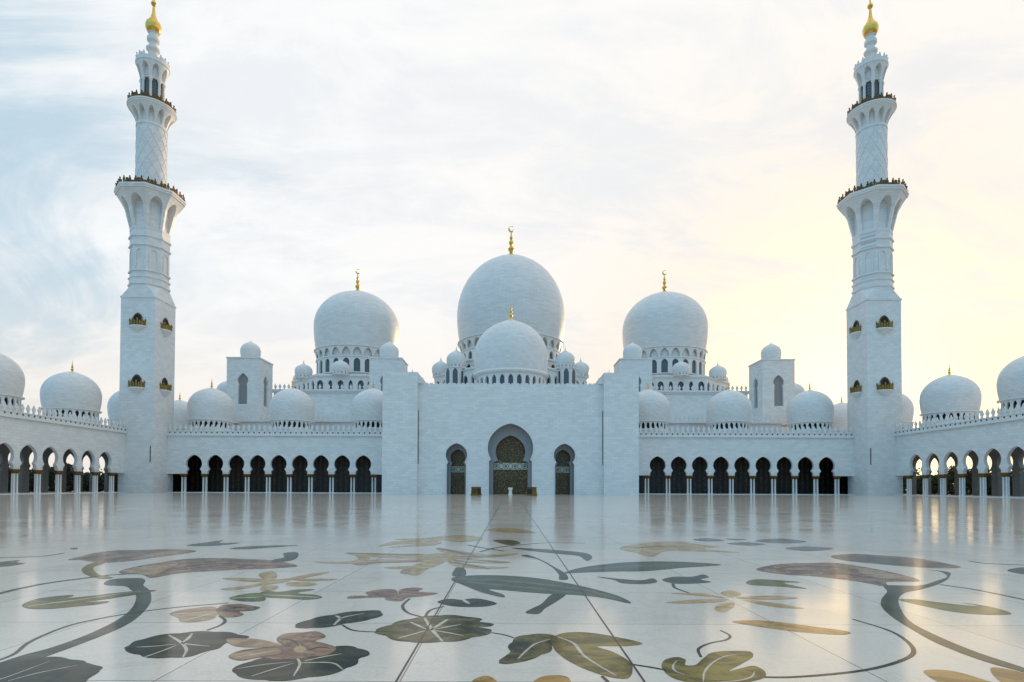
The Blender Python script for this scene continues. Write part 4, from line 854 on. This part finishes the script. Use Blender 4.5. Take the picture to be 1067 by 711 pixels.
def minaret(label):
    root = thing('minaret', label, 'minaret', (0, 0, 0), 0, 'minarets at the corners of the courtyard')
    hw = 3.62
    mb = MB(); box(mb, -hw, hw, -hw, hw, 0, 40.4); box(mb, -hw-.12, hw+.12, -hw-.12, hw+.12, 40.404, 40.75)
    mb.build('shaft', 'shaft_marble', root)
    ap = 3.5; R8 = ap/cos(pi/8)
    mb = MB(); z0, z1 = 40.754, 43.27
    sq = [(hw, -hw), (hw, hw), (-hw, hw), (-hw, -hw)]
    o8 = [(R8*cos(pi/8+k*pi/4), R8*sin(pi/8+k*pi/4)) for k in range(8)]
    vs = [(x, y, z0) for x, y in sq]+[(x, y, z1) for x, y in o8]
    # octagon vertices: 0 at 22.5 deg ... 7 at -22.5; corner 0 is at -45 deg
    fs = []
    for c in range(4):
        i0 = (6+2*c) % 8; i1 = (7+2*c) % 8; i2 = (8+2*c) % 8; c2 = (c+1) % 4
        fs.append((c, 4+i1, 4+i0)); fs.append((c, c2, 4+i2, 4+i1))
    fs += [(3, 2, 1, 0), tuple(range(4, 12))]
    mb.add(vs, fs); mb.build('broach', 'shaft_marble', root)
    Q = lambda L: [(a_, z_-.65-.06*(z_-44.2)) for a_, z_ in L]
    mb = MB()
    octa(mb, Q([(ap, 43.9), (ap+.22, 44.05), (ap+.22, 44.4), (ap, 44.5), (ap, 45.5), (ap+.2, 45.6), (ap+.2, 45.9), (ap-.08, 46.0), (ap-.08, 46.9),
              (ap+.2, 47.0), (ap+.2, 47.3), (ap-.1, 47.4), (ap-.1, 52.6), (ap+.2, 52.7), (ap+.2, 53.0), (ap-.02, 53.1), (ap-.02, 54.6), (ap+.22, 54.7), (ap+.22, 55.1), (ap-.02, 55.2), (ap-.02, 56.4)]))
    mb.build('octagonal_stage', 'shaft_marble', root)
    prof = Q(arch_pts(.62, 47.9, 50.9, 51.9)); outp = Q(arch_pts(.9, 47.6, 50.9, 52.2))
    mb = MB()
    for i in range(len(prof)-1): prism(mb, [prof[i], outp[i], outp[i+1], prof[i+1]], -.16, .0)
    ba = mb.build('blind_arch', 'trim_marble', root)
    for k in range(8):
        th = -pi/2+k*pi/4; l = ((ap-.097)*cos(th), (ap-.097)*sin(th), 0)
        if k == 0: ba.location = l
        else: copy(ba, root, l, th+pi/2)
    # arched flare that carries the eight sided balcony
    rf = lambda z: ap+.02+2.35*max(0, min(1, (z-56.1)/(62.4-56.1)))**1.7
    mb = MB(); bays(mb, 8, arch_rows(55.0, 62.4, 55.6, 59.6, 61.6, .66, rf), ap-.25, planar=True)
    octa(mb, [(ap-.26, 55.0), (ap-.26, 62.4)])
    octa(mb, [(rf(62.4), 62.4), (6.1, 62.5), (6.1, 62.85), (6.25, 62.9), (6.25, 63.3), (2.5, 63.35)])
    mb.build('flared_corbel', 'shaft_marble', root)
    mb = MB(); ring_railing(mb, 32, octrad(6.0), 63.3, 1.05); mb.build('railing', 'aged_gold', root)
    rc = 2.86
    mb = MB(); lathe(mb, [(rc+.3, 63.3), (rc+.3, 64.4), (rc, 64.5), (rc, 77.6), (rc+.12, 77.65), (rc+.12, 77.9), (rc, 77.95), (rc, 78.2)], 48)
    mb.build('round_stage', 'shaft_marble', root, smooth=True)
    mb = MB()
    n, turns, zA, zB = 10, .42, 64.6, 77.5
    for sgn in (-1, 1):
        for k in range(n):
            m_ = 26; P = []
            for i in range(m_+1):
                q = i/m_; a = 2*pi*k/n+sgn*2*pi*turns*q; z = zA+(zB-zA)*q
                for rr, dz in ((rc-.03, -.13), (rc+.075, -.07), (rc+.075, .07), (rc-.03, .13)):
                    P.append((rr*cos(a), rr*sin(a), z+dz))
            F_ = []
            for i in range(m_):
                for j in range(3): F_.append((4*i+j, 4*i+j+1, 4*i+5+j, 4*i+4+j))
            mb.add(P, F_)
    mb.build('diamond_ribs', 'trim_marble', root, merge=False)
    r2 = lambda z: rc+1.5*max(0, min(1, (z-78.4)/(81.4-78.4)))**1.4
    mb = MB(); bays(mb, 12, arch_rows(78.0, 81.4, 78.3, 79.6, 81.0, .66, r2), rc-.2, seg=3)
    lathe(mb, [(rc-.21, 78.0), (rc-.21, 81.4)], 36)
    lathe(mb, [(r2(81.4), 81.4), (4.5, 81.5), (4.5, 81.8), (4.65, 81.85), (4.65, 82.15), (1.8, 82.2)], 48)
    mb.build('flared_corbel', 'trim_marble', root, smooth=True)
    mb = MB(); ring_railing(mb, 24, lambda a: 4.42, 82.15, 1.0); mb.build('railing', 'aged_gold', root)
    mb = MB(); lathe(mb, [(1.8, 82.2), (1.8, 88.2)], 24); mb.build('lantern_core', 'window_screen', root, smooth=True)
    mb = MB(); lathe(mb, [(.36, 82.2), (.36, 82.7), (.27, 82.8), (.25, 87.3), (.4, 87.6), (.4, 88.0)], 10)
    lc = mb.build('lantern_column', 'trim_marble', root, smooth=True)
    for k in range(8):
        a = pi/8+k*pi/4
        if k == 0: lc.location = (2.08*cos(a), 2.08*sin(a), 0)
        else: copy(lc, root, (2.08*cos(a), 2.08*sin(a), 0))
    r3 = lambda z: 2.3+.85*max(0, min(1, (z-88.2)/(91.2-88.2)))**1.2
    mb = MB(); lathe(mb, [(2.3, 87.9), (2.4, 88.0), (2.4, 88.3), (1.7, 88.32)], 8, pi/8)
    bays(mb, 8, arch_rows(88.3, 91.2, 88.4, 89.6, 90.8, .64, r3), 1.9, seg=3)
    lathe(mb, [(1.89, 88.3), (1.89, 91.2)], 24)
    lathe(mb, [(r3(91.2), 91.2), (3.25, 91.25), (3.25, 91.7), (.9, 91.75)], 32)
    mb.build('crown', 'trim_marble', root, smooth=True)
    mb = MB(); ring_railing(mb, 18, lambda a: 3.08, 91.7, .95); mb.build('crown_railing', 'trim_marble', root)
    mb = MB(); lathe(mb, [(1.05, 91.7), (1.05, 92.6), (.82, 92.8), (.82, 94.6), (1.3, 95.0), (1.35, 95.4), (.85, 95.8), (.8, 96.6), (1.2, 97.0), (1.2, 97.7), (.85, 97.9), (.8, 98.6), (1.1, 98.8)], 24)
    mb.build('neck', 'trim_marble', root, smooth=True)
    mb = MB(); lathe(mb, [(.85, 98.75), (1.25, 99.1), (1.5, 99.7), (1.55, 100.3), (1.4, 100.95), (1.0, 101.5), (.65, 102.1), (.42, 102.8), (.3, 103.6), (.25, 104.4), (.2, 104.7), (.45, 104.95), (.58, 105.3), (.45, 105.7), (.2, 105.95), (.12, 106.6), (.3, 106.9), (.1, 107.3), (.02, 108.2)], 28)
    mb.build('golden_finial', 'gold', root, smooth=True)
    # little gilded balconies, two on each face of the shaft
    first = None
    for z in (21.6, 34.4):
        for k in range(4):
            th = -pi/2+k*pi/2; l = (hw*cos(th), hw*sin(th), z)
            if first is None:
                mb = MB(); seg_ = 16; P = [(0, -1.0)]+[(1.0, 0)]
                vs, fs = [], []
                for rr, zz in ((.25, -1.15), (.75, -.75), (1.2, -.35), (1.55, -.1), (1.55, .12)):
                    for i in range(seg_+1):
                        a = pi+pi*i/seg_; vs.append((rr*1.08*cos(a), rr*.72*sin(a), zz))
                for j in range(4):
                    for i in range(seg_): fs.append((j*17+i, j*17+i+1, j*17+18+i, j*17+17+i))
                fs.append(tuple(4*17+i for i in range(17))); fs.append(tuple(range(16, -1, -1)))
                mb.add(vs, fs); first = mb.build('balcony', 'trim_marble', root, l, smooth=True)
                mb = MB()
                for i in range(11):
                    a = pi+pi*(i+.0)/10; x, y = 1.6*cos(a), 1.06*sin(a)
                    obox(mb, x, y, .34, .1, .14, 1.12 if i % 2 else .95, a+pi/2)
                    if i % 2 == 0: lathe(mb, [(.1, .95), (.2, 1.15), (.16, 1.35), (.03, 1.6)], 6, 0, (x, y))
                mb.build('railing', 'box_gold', first)
                mb = MB(); prism(mb, arch_pts(.75, .12, 1.75, 2.5), -.03, -.004); mb.build('balcony_door', 'dark_void', first)
                pa, po = arch_pts(.75, .12, 1.75, 2.5), arch_pts(1.0, .12, 1.75, 2.85); mb = MB()
                for i in range(len(pa)-1): prism(mb, [pa[i], po[i], po[i+1], pa[i+1]], -.12, -.006)
                mb.build('door_surround', 'aged_gold', first)
            else: copy(first, root, l, th+pi/2)
    return root
ML = minaret('tall white minaret with a golden tip on the left side of the courtyard')
ML.location = (-78.2, 123.62, 0); ML.scale = (1, 1, 1.013)
MR = copy(ML, None, (78.2, 123.62, 0), 0, 'tall white minaret with a golden tip on the right, nearest the sunset glow')
for o_, sg in ((ML, 1), (MR, -1)):
    mb = MB(); box(mb, sg*3.05-.09, sg*3.05+.09, -3.66, -3.622, 6.3, 9.7); mb.build('slit_window', 'dark_void', o_)

# ------------------------------------------------------------------ small things in front of the doors
def gilt_box(label, loc, rz):
    r_ = thing('gilded_box', label, 'box', loc, rz, 'gilded boxes in front of the portal')
    def taper(mb, a, c, z0, z1):
        mb.add([(-a, -a, z0), (a, -a, z0), (a, a, z0), (-a, a, z0), (-c, -c, z1), (c, -c, z1), (c, c, z1), (-c, c, z1)],
               [(0, 3, 2, 1), (4, 5, 6, 7), (0, 1, 5, 4), (1, 2, 6, 5), (2, 3, 7, 6), (3, 0, 4, 7)])
    mb = MB(); taper(mb, .66, .60, .16, 1.32); mb.build('body', 'box_gold', r_)
    mb = MB(); taper(mb, .72, .70, 0, .157); mb.build('plinth', 'aged_gold', r_)
    mb = MB(); taper(mb, .66, .66, 1.323, 1.42); taper(mb, .60, .52, 1.423, 1.50); mb.build('lid', 'aged_gold', r_)
    mb = MB(); box(mb, -.52, .52, -.66, -.63, .28, 1.2); mb.build('front_panel', 'aged_gold', r_)
    mb = MB(); box(mb, .628, .675, -.52, .52, .25, 1.22); mb.build('dark_grille', 'dark_void', r_)
    return r_
gilt_box('gilded box standing before the white wall, left of the central door', (-6.0, 101, 0), radians(-32))
g2 = gilt_box('gilded box standing just right of the central door', (3.75, 101, 0), radians(0))
g2.rotation_euler = (0, 0, radians(233))
r_ = thing('lectern', 'small white stand in front of the middle of the central bronze door', 'stand', (0, 112.2, 0))
mb = MB(); lathe(mb, [(.62, 0), (.62, .10), (.5, .14)], 4, pi/4); mb.build('base', 'trim_marble', r_)
mb = MB(); lathe(mb, [(.46, .14), (.40, .9), (.44, .94)], 4, pi/4); mb.build('pedestal', 'trim_marble', r_)
mb = MB(); mb.add([(-.42, -.32, .943), (.42, -.32, .943), (.42, .32, .943), (-.42, .32, .943), (-.42, -.32, 1.12), (.42, -.32, 1.12), (.42, .32, 1.38), (-.42, .32, 1.38)],
                  [(0, 3, 2, 1), (4, 5, 6, 7), (0, 1, 5, 4), (1, 2, 6, 5), (2, 3, 7, 6), (3, 0, 4, 7)]); mb.build('sloped_top', 'pale_lattice', r_)

# ------------------------------------------------------------------ clipped shrubs outside the side arcades
for sg in (-1, 1):
    mb = MB()
    rnd = random.Random(5+sg)
    for i in range(24000):
        y = rnd.uniform(58, 172); hgt = 4.9+1.1*sin(y*.31)+.8*sin(y*.83+1)
        x = sg*(100+rnd.gauss(0, 1.0)); z = hgt*rnd.random()**.8
        s_ = rnd.uniform(.2, .42); a = rnd.uniform(0, 6.28); tl = rnd.uniform(-1, 1)
        ux, uy, uz = cos(a)*s_, sin(a)*s_, 0; vx, vy, vz = -sin(a)*tl*s_*.7, cos(a)*tl*s_*.7, s_*.8
        mb.add([(x-ux, y-uy, z), (x+vx*.6, y+vy*.6, z-vz*.6), (x+ux, y+uy, z), (x+vx, y+vy, z+vz)], [(0, 1, 2, 3)])
    o = mb.build('hedge', 'hedge_leaf', merge=False); o['kind'] = 'stuff'
    o['label'] = 'dark planting seen through the arches of the %s arcade' % ('left' if sg < 0 else 'right'); o['category'] = 'hedge'
